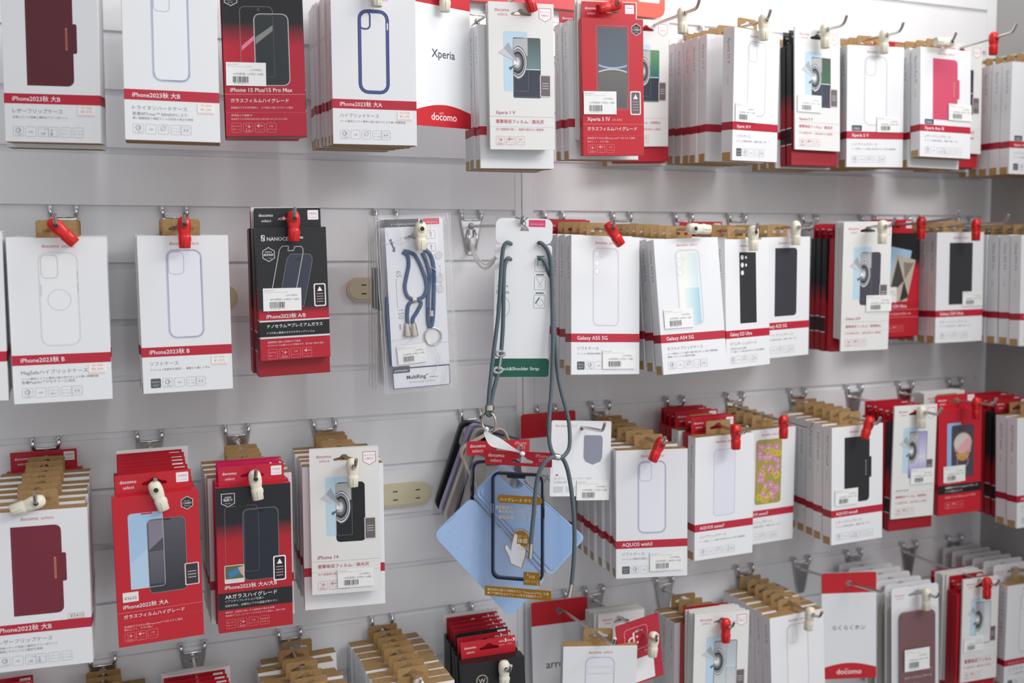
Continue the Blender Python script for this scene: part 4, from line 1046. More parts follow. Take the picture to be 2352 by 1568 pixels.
# ---- bottom row
POSE['r4b'] = (-.615, .10, -.733, .104, .187, 0, 0, 0)
POSE['r4c'] = (-.499, .145, -.737, .0885, .182, 0, 0, 0)
POSE['r4d'] = (-.366, .188, -.728, .104, .187, 2, 0, 0)
POSE['r4e'] = (-.230, .188, -.728, .104, .187, 0, 0, 0)
POSE['r4a'] = (-.735, .06, -.718, .0885, .182, 0, 0, 0)
for key, hx, n, t, kind, lab, short, beh in (
        ('r4b', -.615, 'C', TC, 'C', 'kraft-tabbed white carton just entering the frame at the bottom left', 'first carton at bottom left', 'CCC'),
        ('r4c', -.499, 'F', TF, 'F', 'red film box in front of its stack, bottom left of the frame', 'first red box at bottom left', 'FFFFFWWW'),
        ('r4d', -.366, 'C', TC, 'C', 'white carton in front of the uneven kraft-tabbed stack, bottom row', 'first carton of the uneven stack', 'CCCCCC'),
        ('r4e', -.230, 'C', TC, 'C', 'white carton in front of the even kraft-tabbed stack, bottom row', 'first carton of the even stack', 'CCCCCCC'),
        ('r4a', -.735, 'F', TF, 'F', 'red film box at the very bottom left corner', 'red box in the bottom left corner', 'F')):
    stack(key, hx, 4, -.629, (lambda q: (lambda w, h, t: proto(q)))(n), t, kind, lab, short, beh, hk=key != 'r4a', amp=(6 if key == 'r4d' else 1.2))
lock(-.230, .197, -.631, 8, 'cream', 'cream plastic lock on the hook of the even kraft-tabbed stack')
stack('r4f', -.104, 4, -.632, FB('stone', col='1b1b1d', stk=False), .022, 'K', 'black film box with silver emblem and red header, bottom row', 'black box with silver emblem', 'BNBBBBWW', ('cream', 0, .181))
POSE['r4g'] = (.0515, .0257, -.7089, .0940, .2003, -5, -2.5, -.5)
stack('r4g', .055, 4, -.627, lambda w, h, t: divider(w, h, 'arrows', .52), .002, 'X', 'white and red divider card with grey word, low and half hidden by a carton', 'low divider card', '', hk=False, cat='card', name='divider_card')
POSE['r4h'] = (.0476,) + POSE['r4h'][1:]
stack('r4h', .0535, 4, -.618, C(pic='clearbar', model='arrows We', name='ソフトケース'), TC, 'C', 'white carton with barred clear case picture, hanging in front of the low divider card', 'barred case carton', '', hk=False)
stack('r4i', .121, 4, -.622, lambda w, h, t: phone_card(w, h, None, t), TW, 'W', 'plain white film card with red lettering behind the barred case carton', 'plain white film card', 'WWWWWW')
stack('r4l', .251, 4, -.622, W(model='arrows We', scr=('b3bcc0', 'c3cbd0'), aspect='x', low=('bfc6ca', 'd2d6d8'), rim='3c4648', st=(-.02, .60, .045, .026)), TW, 'W', 'white film card with grey cracked phone picture, bottom row middle', 'bottom-row film card', 'WWWWWFCCC', ('red', 0, .184))
stack('r4m', .410, 4, -.629, C(pic='clear', model='arrows N', name='ソフトケース'), TC, 'C', 'white carton with pale case picture left of the low right divider card', 'pale carton in the bottom row', 'CCCCC', ('cream', -8, .178))
stack('r4n', .5300, 4, -.609, lambda w, h, t: divider(w, h, 'らくらくホン', .60), .002, 'X', 'white and red divider card with dark word in the lower right', 'lower right divider card', '', cat='card', name='divider_card')


def gfront(w, h, t):
    o = blister(w, h, text=True); sticker(o, -.0095, .19, .515, w, h, .049, .037); return o


stack('r4o', .644, 4, -.629, gfront, .0012, 'G', 'clear clamshell pack holding a brown flip case, lower right', 'brown case clamshell pack', 'GGGGGG', ('cream', 0, .178))
stack('r4p', .772, 4, -.626, W(model='らくらくスマートフォン', name='衝撃吸収フィルム', scr=('c7ced3', 'dde0e2'), aspect='x', low=('d5dade', 'e4e6e8'), rim='5c6468', st=(.05, .56, .045, .026)), TW, 'W', 'white film card with white phone picture, lower right corner area', 'film card in the lower right', 'FFWWWWWF', ('red', 0, .182), amp=1.5)
stack('r4r', .882, 4, -.626, C(model='らくらくスマートフォン', name='ソフトケース', pic='clear', ic=IF), TC, 'C', 'white carton cut off by the right edge, bottom row', 'carton at the right edge, bottom row', 'GGGGGG')


# ------------------------------------------------------------------ things built one by one
def A(lst, d):
    """smooth path through photo points; each entry (px,py[,depth])"""
    return [at(p[0], p[1], p[2] if len(p) > 2 else d) for p in lst]


def spline(pts, k=6, closed=False):
    out = []; n = len(pts)
    for i in range(n if closed else n - 1):
        p0 = pts[(i - 1) % n] if (closed or i) else pts[0]; p1 = pts[i]; p2 = pts[(i + 1) % n]; p3 = pts[(i + 2) % n] if (closed or i < n - 2) else pts[-1]
        for j in range(k):
            t = j / k
            out.append(.5 * ((2 * p1) + (p2 - p0) * t + (2 * p0 - 5 * p1 + 4 * p2 - p3) * t * t + (3 * p1 - p0 - 3 * p2 + p3) * t ** 3))
    if not closed: out.append(pts[-1])
    return out


def local(mb, root):
    """mesh drawn in world space becomes relative to its root"""
    inv = root.matrix_world.inverted(); mb.v = [tuple(inv @ Vector(p)) for p in mb.v]


def rooted(name, loc, label, cat, group=None):
    o = empty(name, loc); bpy.context.view_layer.update(); return tag(o, label, cat, group)


# power outlets on the wall
def outlet(name, x0, x1, px, py, label, slots, wht=False):
    c = at(px, py, 0); z = c.z
    mb = MB(); hh = .0168
    mb.plate(rr(x0, z - hh, x1, z + hh, hh - .0005, 8), [], -.0075, 0, 'beige')
    mb.plate(rr(x0 + .003, z - hh + .003, x1 - .003, z + hh - .003, hh - .0035, 8), [], -.0090, -.0074, 'beige')
    o = mb.obj(name); tag(o, label, 'outlet', 'beige power outlets on the display wall')
    for x in slots:
        for dz in (-.0062, .0062):
            m2 = MB(); m2.box((x, -.00905, z + dz), (.0072, .0004, .0017), 'dark'); m2.obj('plug_slot', o)
    return o


outlet('power_outlet', at(795, 664, 0).x, at(795, 664, 0).x + .125, 830, 664, 'beige round-ended outlet peeking from behind the bagged blue strap', [at(833, 664, 0).x, at(833, 664, 0).x + .036])
outlet('power_outlet', at(545, 682, 0).x - .125, at(545, 682, 0).x, 540, 682, 'beige outlet end between the lavender case carton and the black film box', [])
outlet('power_strip', at(987, 1128, 0).x - .125, at(987, 1128, 0).x, 930, 1133, 'long beige power strip right of the ringed phone film card', [at(956, 1128, 0).x - .0345 * i for i in range(3)])

# orange notice behind the top row
p0 = at(1527, 43, .012); p1 = at(1076, 27, .012); mb = MB()
sz = .16; x0, x1 = p1.x - .01, p0.x
mb.plate(rr(x0, p0.z, x1, p0.z + sz, .014), [], -.0125, -.010, 'pr', lin('ee4a2c'))
S = Sheet(mb, (x0, -.0125, p0.z + sz), (1, 0, 0), (0, -1, 0), x1 - x0, sz)
S.text('ご了承ください', .465, .86, '5a3a34', wd=.30); S.text('お客様', .05, .86, '5a3a34', wd=.12)
S.rect(.0, .90, .62, 1, 'd83440'); S.rect(.86, .10, .97, .86, 'f4ece8', r=.002)
tag(mb.obj('notice_panel'), 'orange-red rounded notice with dark lettering behind the top row boxes', 'sign')

# hooks with nothing but small things on them
hook(-.083, 2, -.031, 'chrome hook holding the neck strap card, its back plate in full view')
hook(-.213, 2, -.035, 'chrome hook holding the bagged blue straps', L=.183)
hook(-.087, 3, -.333, 'dark chrome hook holding sample cases and the demo pack')
hook(.037, 3, -.312, 'hook holding the charger card and a red-topped divider card')
hook(.0535, 4, -.618, 'hook through the low divider card and the barred case carton')

# bagged navy strap packs
def strap_pack(full):
    w, h, t = .0769, .2193, .006
    root = empty('strap_pack', (0, 0, 0))
    mb = MB(); mb.plate(rr(-w / 2, -h / 2, w / 2, h / 2, .0006, 2), slot_hole(h / 2 - .026, .95), -t / 2 + .0003, -t / 2 + .0009, 'pr', lin('e9eaef'))
    S = Sheet(mb, (-w / 2, -t / 2 + .0003, h / 2), (1, 0, 0), (0, -1, 0), w, h)
    S.rect(0, .0, .58, .045, '5a5a5e'); S.text('ケースの中にはさむだけ！', .1, .034, 'f0f0f0', wd=.45, res=2)
    S.rect(.62, .0, .94, .035, 'da5064'); S.text('docomo select', .65, .026, 'f3d0d5', wd=.26, res=1)
    if full:
        S.circ(.24, .07, .0165, 'b9bcc6', t=.0004, n=30, a0=0, a1=180); S.poly([(.06, .12), (.10, .11), (.14, .165), (.16, .155), (.155, .19), (.10, .185), (.12, .172)], '6b6f86')
        for v in (.08, .155):
            S.rect(.66, v - .02, .90, v + .06, 'f3f3f4', r=.001); S.ring(.70, v - .01, .86, v + .04, .0005, '8a8a8e', r=.002); S.poly([(.76, v), (.80, v), (.79, v + .03), (.77, v + .03)], 'bdbdc2')
        S.text('65', .155, .30, 'a7a9b0', size=.0095, rot=90); S.text('150', .155, .53, 'a7a9b0', size=.0095, rot=90); S.text('cm', .155, .615, '5d5e63', size=.006, rot=90)
        S.line(.145, .345, .145, .52, .0004, '9a9ba1'); S.text('シーンに合わせて', .90, .28, '8a8a8e', size=.0035, rot=90, res=1)
        for v in (.22, .36, .42): S.circ(.90, v, .005, 'd8d9dd', n=18); S.circ(.90, v, .005, 'a9abb2', t=.0003, n=18)
        S.rect(0, .875, 1, .882, '44474f'); S.rect(0, .86, .012, 1, '44474f'); S.rect(.0, .865, .30, .905, '5a5e6a', r=.001); S.text('gourmandise', .04, .895, 'eceef2', wd=.22, res=1, bold=True)
        S.rect(.70, .74, 1, .742, 'c9cbd4'); S.text('MultiRing⁺', .24, .945, '4d4e54', wd=.37, bold=True, res=3); S.text('with MultiStrap', .64, .945, '6a6b70', wd=.15, res=1, bold=True); S.text('ネック＆ショルダーストラップ', .28, .97, '6f7076', wd=.46, res=1)
        S.ring(0, .875, 1, .999, .0006, '44474f', r=.003)
    mb.obj('backing_card', root)
    mb = MB(); mb.box((-w / 2 - .004, 0, .02), (.004, .004, .055), 'pr', lin('2c5a48'), bev=.0004); 
    if not full: mb.obj('green_strip', root)
    if full:
        m2 = lambda u, v, y=-.0035: Vector((-w / 2 + u * w, y, h / 2 - v * h))
        mb = MB()
        lp = [m2(.28, .19), m2(.36, .215), m2(.37, .27), m2(.32, .34), m2(.285, .40), m2(.32, .45), m2(.40, .47), m2(.50, .475), m2(.62, .45), m2(.66, .39), m2(.60, .30), m2(.50, .22), m2(.40, .195), m2(.30, .185)]
        mb.tube(spline(lp), .0026, 'blue')
        mb.tube(spline([m2(.46, .475), m2(.34, .50), m2(.30, .56), m2(.30, .615)]), .0026, 'blue')
        mb.tube(spline([m2(.50, .475), m2(.55, .50), m2(.47, .55), m2(.40, .585), m2(.39, .615)]), .0026, 'blue')
        mb.tube(spline([m2(.66, .18), m2(.76, .22), m2(.80, .30), m2(.78, .45), m2(.74, .60), m2(.69, .645), m2(.66, .60), m2(.68, .45), m2(.72, .34), m2(.68, .26), m2(.62, .20)]), .0028, 'blue')
        mb.tube(spline([m2(-.02, .45, 0), m2(-.035, .60, 0), m2(-.02, .75, 0), m2(-.005, .86, 0)]), .0026, 'blue')
        mb.obj('navy_cord', root)
        for u in (.285, .405):
            mb = MB(); b = m2(u, .61); mb.lathe([(.0032, 0), (.0034, .002), (.0060, .0165), (.0058, .0175), (.004, .0180)], b, (0, 0, -1), 'nick', n=20, sy=.7); mb.obj('bell_cap', root)
        mb = MB(); mb.tube([m2(.40, .475), m2(.47, .478)], .0036, 'nick', n=14); mb.obj('clip', root)
        mb = MB(); c = m2(.72, .545); mb.lathe([(.0045, 0), (.0045, .0075)], c, (0, 0, -1), 'nick', n=16, sy=.7); mb.obj('clip', root)
        mb = MB(); c = m2(.73, .70, -.0045); mb.tube([c + Vector((math.cos(a) * .0112, math.sin(a * 2) * .0004, math.sin(a) * .0112)) for a in [2 * math.pi * i / 30 for i in range(30)]], .0011, 'nick', n=8, closed=True); mb.obj('split_ring', root)
        sticker(root, -t / 2 - .0004, .09, .745, w, h, .0385, .0245, '1,628円(税込)', '53円(初回) / 45円(2～36回)', -3)
    # bag: a slightly puffed pouch with crimped rims
    mb = MB(); W2, H2 = w / 2 + .011, h / 2 + .006; nx, nz = 16, 34; rnd = random.Random(3 if full else 5)
    for sy in (-1, 1):
        vs = []
        for j in range(nz + 1):
            for i in range(nx + 1):
                u, v = i / nx * 2 - 1, j / nz * 2 - 1
                puff = (1 - u ** 6) * (1 - v ** 10); vs.append((u * W2 + (rnd.random() - .5) * .0012 * (abs(u) > .95), sy * (.0002 + .0062 * puff) + (rnd.random() - .5) * .0012 * puff, v * H2))
        mb.add(vs, [[j * (nx + 1) + i, j * (nx + 1) + i + 1, (j + 1) * (nx + 1) + i + 1, (j + 1) * (nx + 1) + i] for j in range(nz) for i in range(nx)], 'bag', smooth=True)
    for sx in (-1, 1):   # pale tubes for crinkled heat-sealed rims, added to give the bag glints
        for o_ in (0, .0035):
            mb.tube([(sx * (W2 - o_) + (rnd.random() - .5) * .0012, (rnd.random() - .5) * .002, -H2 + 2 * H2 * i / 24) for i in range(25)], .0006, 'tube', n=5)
    for j in range(9):  # short pale tubes at random, standing in for streak highlights on the film
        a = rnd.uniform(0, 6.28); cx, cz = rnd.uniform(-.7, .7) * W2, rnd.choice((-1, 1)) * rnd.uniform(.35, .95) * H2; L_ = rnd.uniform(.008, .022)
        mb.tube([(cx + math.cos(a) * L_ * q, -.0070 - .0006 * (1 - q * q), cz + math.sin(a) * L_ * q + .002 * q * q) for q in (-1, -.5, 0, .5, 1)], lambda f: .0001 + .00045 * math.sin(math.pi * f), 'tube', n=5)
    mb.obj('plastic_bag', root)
    return root


X, d, Z, w_, h_, yw, le, ro = POSE['r2d']
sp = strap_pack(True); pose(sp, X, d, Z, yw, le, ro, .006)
tag(sp, 'clear bag holding a navy cord strap with metal ring and bell ends', 'strap', 'bagged straps on one hook')
lock(-.213, .178, -.035, 0, 'cream', 'cream plastic lock on the hook of the bagged blue straps')
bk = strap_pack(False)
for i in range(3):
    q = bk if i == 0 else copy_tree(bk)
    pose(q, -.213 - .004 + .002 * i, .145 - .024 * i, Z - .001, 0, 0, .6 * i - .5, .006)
    tag(q, 'bagged strap pack with green edge, %s behind the navy cord strap pack' % ORD[i], 'strap', 'bagged straps on one hook')

# neck strap card with its cords
X, d, Z, w_, h_, yw, le, ro = POSE['r2e']
root = empty('neck_strap', (0, 0, 0)); pose(root, X, d, Z, yw, le, ro, .0012); bpy.context.view_layer.update()
tag(root, 'white card with green foot carrying a grey neck and shoulder cord', 'strap')
mb = MB(); W2, H2 = w_ / 2, h_ / 2; nt = .0008
out = rr(-W2, H2 - .034, W2, H2, .010, 5); 
mb.plate(rr(-W2, H2 - .0335, W2, H2, .009, 5), [[(-.006, H2 - .0165), (-.0045, H2 - .012), (-.001, H2 - .009), (.002, H2 - .009), (.005, H2 - .0125), (.0065, H2 - .0165)][::-1]], -.0006, .0006, 'pr', lin('f1f2f4'))
for a, b in ((H2 - .0525, H2 - .0345), (-H2, H2 - .0535)): mb.plate(rr(-W2, a, W2, b, .0035 if b > 0 and a > 0 else .004, 4), [], -.0006, .0006, 'pr', lin('f1f2f4'))
mb.plate([(-W2 + .012, H2 - .06), (W2 - .012, H2 - .06), (W2 - .012, H2 - .03), (-W2 + .012, H2 - .03)], [], -.0005, .0005, 'pr', lin('f1f2f4'))
S = Sheet(mb, (-W2, -.0006, H2), (1, 0, 0), (0, -1, 0), w_, h_)
S.rect(.575, .008, .87, .052, 'dd4a78'); S.text('docomo select', .60, .038, 'f3cdd8', wd=.245, res=2)
S.rect(0, .88, 1, .999, '1f5f4d', r=.004); S.text('Neck&Shoulder Strap', .12, .955, 'e6efec', wd=.71, bold=True, res=3)
for v, kk in ((.245, 0), (.36, 1), (.475, 2)):
    S.ring(.70, v, .90, v + .085, .0004, '71838a', r=.001); S.rect(.73, v - .015, .87, v - .007, '5c7a74')
    if kk == 0: S.circ(.8, v + .06, .004, '8f9da2', t=.0004, a0=180, a1=360); S.rect(.735, v + .02, .76, v + .05, 'a8b4b8'); S.rect(.84, v + .02, .865, v + .05, 'a8b4b8')
    if kk == 1: S.line(.74, v + .01, .80, v + .05, .0004, '8f9da2'); S.line(.86, v + .01, .80, v + .05, .0004, '8f9da2'); S.circ(.8, v + .06, .0022, '8f9da2', t=.0003)
    if kk == 2: S.line(.73, v + .055, .80, v + .015, .0014, '2f7a63'); S.circ(.815, v + .05, .0045, '8f9da2', t=.0004)
S.circ(.16, .555, .009, '9aa6aa', t=.0004, n=26, rv=.0135); S.rect(.155, .53, .165, .56, '8f9da2'); S.text('~80cm', .04, .43, '8f9da2', wd=.2, res=1); S.text('150cm', .04, .47, '8f9da2', wd=.22, res=1)
mb.obj('backing_card', root)
DC = .2065


def piece(name, build, mt=None):
    mb = MB(); build(mb); local(mb, root); return mb.obj(name, root)


c1 = [(1173.5, 560, .197), (1168, 557), (1161.7, 559), (1156, 571), (1152, 606), (1148.5, 662), (1145, 720), (1138.5, 772), (1130.5, 838), (1123.5, 904), (1121.5, 934)]
c2 = [(1172.5, 595.5, .197), (1167, 593), (1161.5, 600), (1158.5, 616), (1157, 650), (1156, 722), (1154, 772), (1149, 828), (1142, 864.5), (1132, 904), (1127, 934)]
c3 = [(1234.5, 559.5, .192), (1241, 557.5), (1249, 563), (1259, 577), (1265, 602), (1267.5, 648), (1268.5, 700), (1270, 772, .212), (1268.5, 854, .214), (1266, 904, .218), (1262, 952, .224), (1261, 1003, .230), (1266, 1032, .233), (1275, 1047, .234), (1286, 1049.5, .232), (1299, 1043, .228), (1308.5, 1020, .224), (1305.5, 962, .216), (1289.5, 900, .210), (1281, 856, .206), (1276, 790), (1270, 705, .2005), (1263, 640, .2005), (1256.5, 613), (1249, 599), (1242, 593.5), (1234.5, 594.5, .192)]
for c in (c1, c2): piece('cord', lambda mb, c=c: mb.tube(spline(A(c, DC), 5), .0027, 'cord', n=12))
piece('cord', lambda mb: mb.tube(spline(A(c3, .2075), 5), .0027, 'cord', n=12))
t1 = [(1276, 1048, .236), (1262, 1053), (1247, 1068), (1236, 1092), (1230, 1130), (1226, 1180), (1221.5, 1225), (1219, 1250)]
t2 = [(1281, 1048, .236), (1287, 1051, .232), (1294, 1055), (1303, 1076), (1310, 1110), (1316, 1158), (1319.5, 1215), (1319, 1265), (1315.5, 1315), (1312.5, 1343)]
piece('cord', lambda mb: mb.tube(spline(A(t1, .241), 5), .0029, 'cord', n=12))
piece('cord', lambda mb: mb.tube(spline(A(t2, .224), 5), .0029, 'cord', n=12))
piece('cord_end', lambda mb: mb.tube(A([(1219.5, 1248), (1217, 1281)], .241), .0034, 'nick', n=14))
piece('cord_end', lambda mb: mb.tube(A([(1313, 1341), (1306.5, 1370)], .224), .0034, 'nick', n=14))
piece('cord_clip', lambda mb: mb.tube(A([(1273.5, 1048), (1284, 1050)], .235), .0044, 'nick', n=14))
piece('cord_clip', lambda mb: mb.lathe([(.0066, 0), (.0066, .0066)], at(1124.2, 930, DC), (0, 0, -1), 'nick', n=18, sy=.7))
piece('cord', lambda mb: mb.tube(spline(A([(1120, 940), (1118.5, 948), (1123.5, 953.5), (1129, 948), (1128, 940)], DC), 5), .0027, 'cord', n=12))
cc = at(1123, 969, DC)
piece('ring', lambda mb: mb.tube([cc + Vector((math.cos(a) * .0062, math.cos(a) * -.009, math.sin(a) * .0130)) for a in [2 * math.pi * i / 32 for i in range(32)]], .00145, 'nick', n=10, closed=True))
# grey adjuster: two eyes joined by a bar
def adj(mb):
    for px, py in ((1149.5, 812), (1143.5, 850)):
        c = at(px, py, DC + .001); mb.tube([c + Vector((math.cos(a) * .0058, 0, math.sin(a) * .0034)) for a in [2 * math.pi * i / 20 for i in range(20)]], .0019, 'grey', n=8, closed=True)
    mb.tube(A([(1151, 815), (1146, 848)], DC + .003), .0014, 'grey')
piece('adjuster', adj)
piece('loop_thread', lambda mb: mb.tube(spline(A([(1185, 499, .198), (1194, 502, .2), (1203, 507, .205), (1212, 499, .2)], .2)), .0005, 'blk', n=6) or mb.tube(spline(A([(1203, 507), (1200, 514), (1204, 519), (1207, 513), (1204, 507)], .204)), .0005, 'blk', n=6))

# white tie between the metal ring and the demo pack's hook
root = rooted('paper_tie', at(1150, 1010, .212), 'white paper tie from the metal ring down to the demo pack hook tip', 'strap')
path = [(1114, 990, .208, 5, 20), (1124, 1003, .209, 12, 22), (1138, 1014, .211, 18, 16), (1155, 1022, .213, 14, 12), (1176, 1031, .214, 7, 8), (1197, 1039, .215, 2, 3)]
def tie(mb):
    L = []; Rr = []
    for x, y, dd, a, b in path: L.append(at(x - a * .6, y + a * .55, dd)); Rr.append(at(x + a * .5, y - a * .5, dd + .002))
    L = spline(L, 4); Rr = spline(Rr, 4); n = len(L); off = Vector((0, .0006, 0))
    vs = L + Rr + [p + off for p in L] + [p + off for p in Rr]
    fs = []
    for i in range(n - 1):
        fs += [[i, i + 1, n + i + 1, n + i], [2 * n + i, 3 * n + i, 3 * n + i + 1, 2 * n + i + 1], [i, 2 * n + i, 2 * n + i + 1, i + 1], [n + i, n + i + 1, 3 * n + i + 1, 3 * n + i]]
    mb.add(vs, fs, 'wht')
piece('strip', tie)
piece('knot', lambda mb: mb.lathe([(.001, 0), (.0028, .001), (.0030, .004), (.0014, .0062)], at(1117, 980, .2085), (.2, 0, -1), 'wht', n=14))
piece('tip_cap', lambda mb: mb.lathe([(.002, 0), (.0035, .001), (.0035, .0035), (.002, .0045)], at(1199, 1045, .217), (.1, -.4, 1), 'wht', n=14))

# clear anti-theft lead hanging from the hook plate
mb = MB(); mb.tube(spline(A([(1078, 545, .006), (1083, 570, .01), (1094, 598, .04), (1108, 615, .08), (1122, 613, .12), (1136, 596, .16), (1150, 575, .188)], .1), 6), .0022, 'tube', n=10)
mb.tube(spline(A([(1085, 560, .006), (1096, 588, .03), (1110, 606, .08), (1124, 604, .12), (1140, 585, .16)], .1), 6), .0014, 'tube', n=8)
tag(mb.obj('security_lead'), 'translucent plastic lead looping from the hook plate behind the neck strap card', 'cable')
mb = MB()
for sx in (-1, 1): mb.tube(spline([Vector((-.083 + sx * .0045, -.006, -.030)), Vector((-.083 + sx * .006, -.011, -.045)), Vector((-.083 + sx * .003, -.006, -.062))], 5), .0016, 'ch', n=8)
mb.box((-.083, -.0055, -.050), (.008, .004, .018), 'ch', bev=.0012)
tag(mb.obj('lead_clip'), 'small chrome clip on the hook plate where the clear lead starts', 'clip')

# sample cases leaning on the third-row hook
def shell(name, key, rim, face, label, rt=.0024, solid=True, cam=True):
    X, d, Z, w, h, yw, le, ro = POSE[key]; root = empty(name, (0, 0, 0)); pose(root, X, d, Z, yw, le, ro, .008)
    mb = MB(); q = rr(-w / 2, -h / 2, w / 2, h / 2, .013, 6); q2 = rr(-w / 2 + .0022, -h / 2 + .0022, w / 2 - .0022, h / 2 - .0022, .011, 6)
    mb.plate(q, [q2[::-1]], -.0045, .0045, rim); mb.obj('rim', root)
    if solid:
        mb = MB(); mb.plate(rr(-w / 2 + .002, -h / 2 + .002, w / 2 - .002, h / 2 - .002, .011, 6), [rr(-w / 2 + .008, h / 2 - .040, -w / 2 + .036, h / 2 - .008, .008, 5)[::-1]], .0028, .0042, face); mb.obj('back_panel', root)
    return tag(root, label, 'phone case', 'sample phone cases sharing one hook')


POSE['s4'] = (-.0853, .082, -.3942, .074, .1386, 0, .5, 17.5)
POSE['s3'] = (-.0894, .0585, -.3975, .074, .1446, 0, .5, 21.1)
shell('sample_case', 's1', 'blk', 'blk', 'black rubber sample case, rearmost of the leaning cases')
shell('sample_case', 's2', 'lav', 'lav', 'clear lavender sample case leaning before the black one')
shell('sample_case', 's3', 'cre', 'cre', 'cream tinted clear sample case in the middle of the leaning cases')
shell('sample_case', 's4', 'navy', 'cre', 'clear sample case with navy rim among the leaning cases')
POSE['s5'] = (-.078, .108, -.392, .074, .148, 0, 0, -24)
shell('sample_case', 's5', 'tan', 'tan', 'beige rimmed sample case tilted the other way', solid=False)


# clear demo packs with red headers
def demo(name, X, d, Z, w, h, yw, le, ro, label, full=True, hfrac=.104, rim='navy'):
    root = empty(name, (0, 0, 0)); pose(root, X, d, Z, yw, le, ro, .008)
    tag(root, label, 'package', 'clear demo packs with red headers')
    hh = .0196
    mb = MB(); q = rr(-w / 2, h / 2 - hh, w / 2, h / 2, .0012, 3)
    hole = [(x + .006, z) for x, z in slot(0, h / 2 - .0155, 1.0)][::-1]
    mb.plate(q, [hole], -.004, -.0032, 'pr', lin('c0232f'))
    S = Sheet(mb, (-w / 2, -.004, h / 2), (1, 0, 0), (0, -1, 0), w, hh)
    S.text('docomo', .05, .45, 'f0e4e4', wd=.245, bold=True); S.text('select', .085, .80, 'ecd8da', wd=.17)
    S.text('iPhone', .76, .36, 'e8b0b8', wd=.19); S.text('2022', .80, .65, 'e8b0b8', wd=.13); S.text('6.1 inch', .76, .92, 'd98a94', wd=.17, res=1)
    mb.obj('header', root)
    mb = MB(); q = rr(-w / 2 + .0005, -h / 2, w / 2 - .0005, h / 2 - hh, .001, 2)
    mb.plate(q, [], .0036, .0040, 'clr'); mb.obj('clear_pouch', root)
    x0, x1, zt, zb = -w * .405, w * .375, h / 2 - h * .148, -h / 2 + h * .118
    mb = MB(); q = rr(x0, zb, x1, zt, .0105, 7); q2 = rr(x0 + .0032, zb + .0032, x1 - .0032, zt - .0032, .0082, 7)
    mb.plate(q, [q2[::-1]], -.0038, .0036, rim)
    mb.box(((x0 + x1) / 2 - .002, -.0006, zt - .0052), (.026, .005, .0046), 'blk', bev=.0012)
    for zz in (.62, .72): mb.box((x0 - .0004, 0, zb + (zt - zb) * zz), (.0008, .003, .008), rim)
    mb.box((x1 + .0004, 0, zb + (zt - zb) * .64), (.0008, .003, .013), rim)
    mb.obj('phone_frame', root)
    if full:
        mb = MB(); mb.plate(rr(x0 + .0028, zb + .0028, x1 - .0028, zt - .0028, .0085, 6), [], -.0014, -.0008, 'glass'); mb.obj('glass_sheet', root)
        mb = MB(); S = Sheet(mb, (-w / 2, -.0042, h / 2), (1, 0, 0), (0, -1, 0), w, h); G = 'a5761a'
        S.rect(.19, .30, .86, .355, G, r=.0045); S.text('ハイグレード ガラス', .23, .342, 'f3ead2', wd=.52, bold=True)
        for a, tx, wd in ((.395, '全画面ガラス ハイグレード', .60), (.42, '高光沢ブルーライトカット', .50), (.462, '実物を貼っています', .50)):
            S.text(tx, .48, a, 'f2ecdf', wd=wd + .03, bold=True, al='c'); S.text(tx, .48, a, 'b8893c', wd=wd, al='c')
        S.ring(.10, .365, .13, .425, .0004, 'cdd3e0', r=.0001); S.ring(.80, .375, .83, .435, .0004, 'cdd3e0', r=.0001)
        S.circ(.54, .595, .0150, 'a58a6c', t=.0012, n=34); S.circ(.545, .595, .0118, G, n=30); S.text('さわって', .56, .583, 'f3ead2', wd=.16, al='c'); S.text('体感', .57, .618, 'f3ead2', wd=.15, al='c', bold=True)
        hand = [(.45, .565), (.475, .56), (.49, .575), (.485, .635), (.51, .625), (.535, .632), (.55, .64), (.58, .645), (.60, .652), (.615, .67), (.60, .72), (.57, .755), (.555, .79), (.40, .765), (.375, .72), (.315, .67), (.31, .65), (.335, .64), (.365, .66), (.395, .68), (.425, .61)]
        cx, cy = .46, .69
        S.poly([(cx + (a - cx) * 1.09, cy + (b - cy) * 1.06) for a, b in hand], 'b08a44'); S.poly(hand, 'eef0f4')
        for a in (.515, .555, .59): S.line(a, .645, a - .006, .668, .0004, 'b08a44')
        S.rect(.585, .815, .83, .905, G, r=.0008); S.rect(.585, .815, .60, .905, '8a7360'); S.text('抗菌', .71, .855, 'e9d9b4', wd=.09, al='c', res=1); S.text('抗ウイルス', .71, .885, 'e9d9b4', wd=.20, al='c', res=1)
        for a, b in ((.65, .832), (.80, .895)): S.poly([(a, b - .012), (a + .006, b), (a, b + .012), (a - .006, b)], 'f3ead2')
        mb.obj('printed_marks', root)
        mb = MB(); mb.plate(rr(-w / 2, -h / 2, w / 2, -h / 2 + .0135, .001, 2), [], -.0044, -.0038, 'pr', lin('a9781e'))
        S = Sheet(mb, (-w / 2, -.0044, -h / 2 + .0135), (1, 0, 0), (0, -1, 0), w, .0135)
        S.text('●圧倒的な強さの特殊ガラス「Dragontrail™X」使用', .04, .44, 'efe3c6', wd=.92, bold=True, res=1); S.text('●フチ割れ防止のフレーム付き全画面タイプ', .04, .80, 'efe3c6', wd=.82, bold=True, res=1)
        mb.obj('gold_strip', root)
    return root


X, d, Z, w_, h_, yw, le, ro = POSE['r3f']
demo('demo_pack', X, .196, Z, w_, h_, yw, le, ro, 'clear demo pack with navy phone frame and gold strip before the blue flip case')
X, d, Z, w_, h_, yw, le, ro = POSE['r2b2']
demo('demo_pack', X, .128, Z - .0895, w_, .19, yw, le, ro, 'clear demo pack with red header behind the blue flip case', full=False)

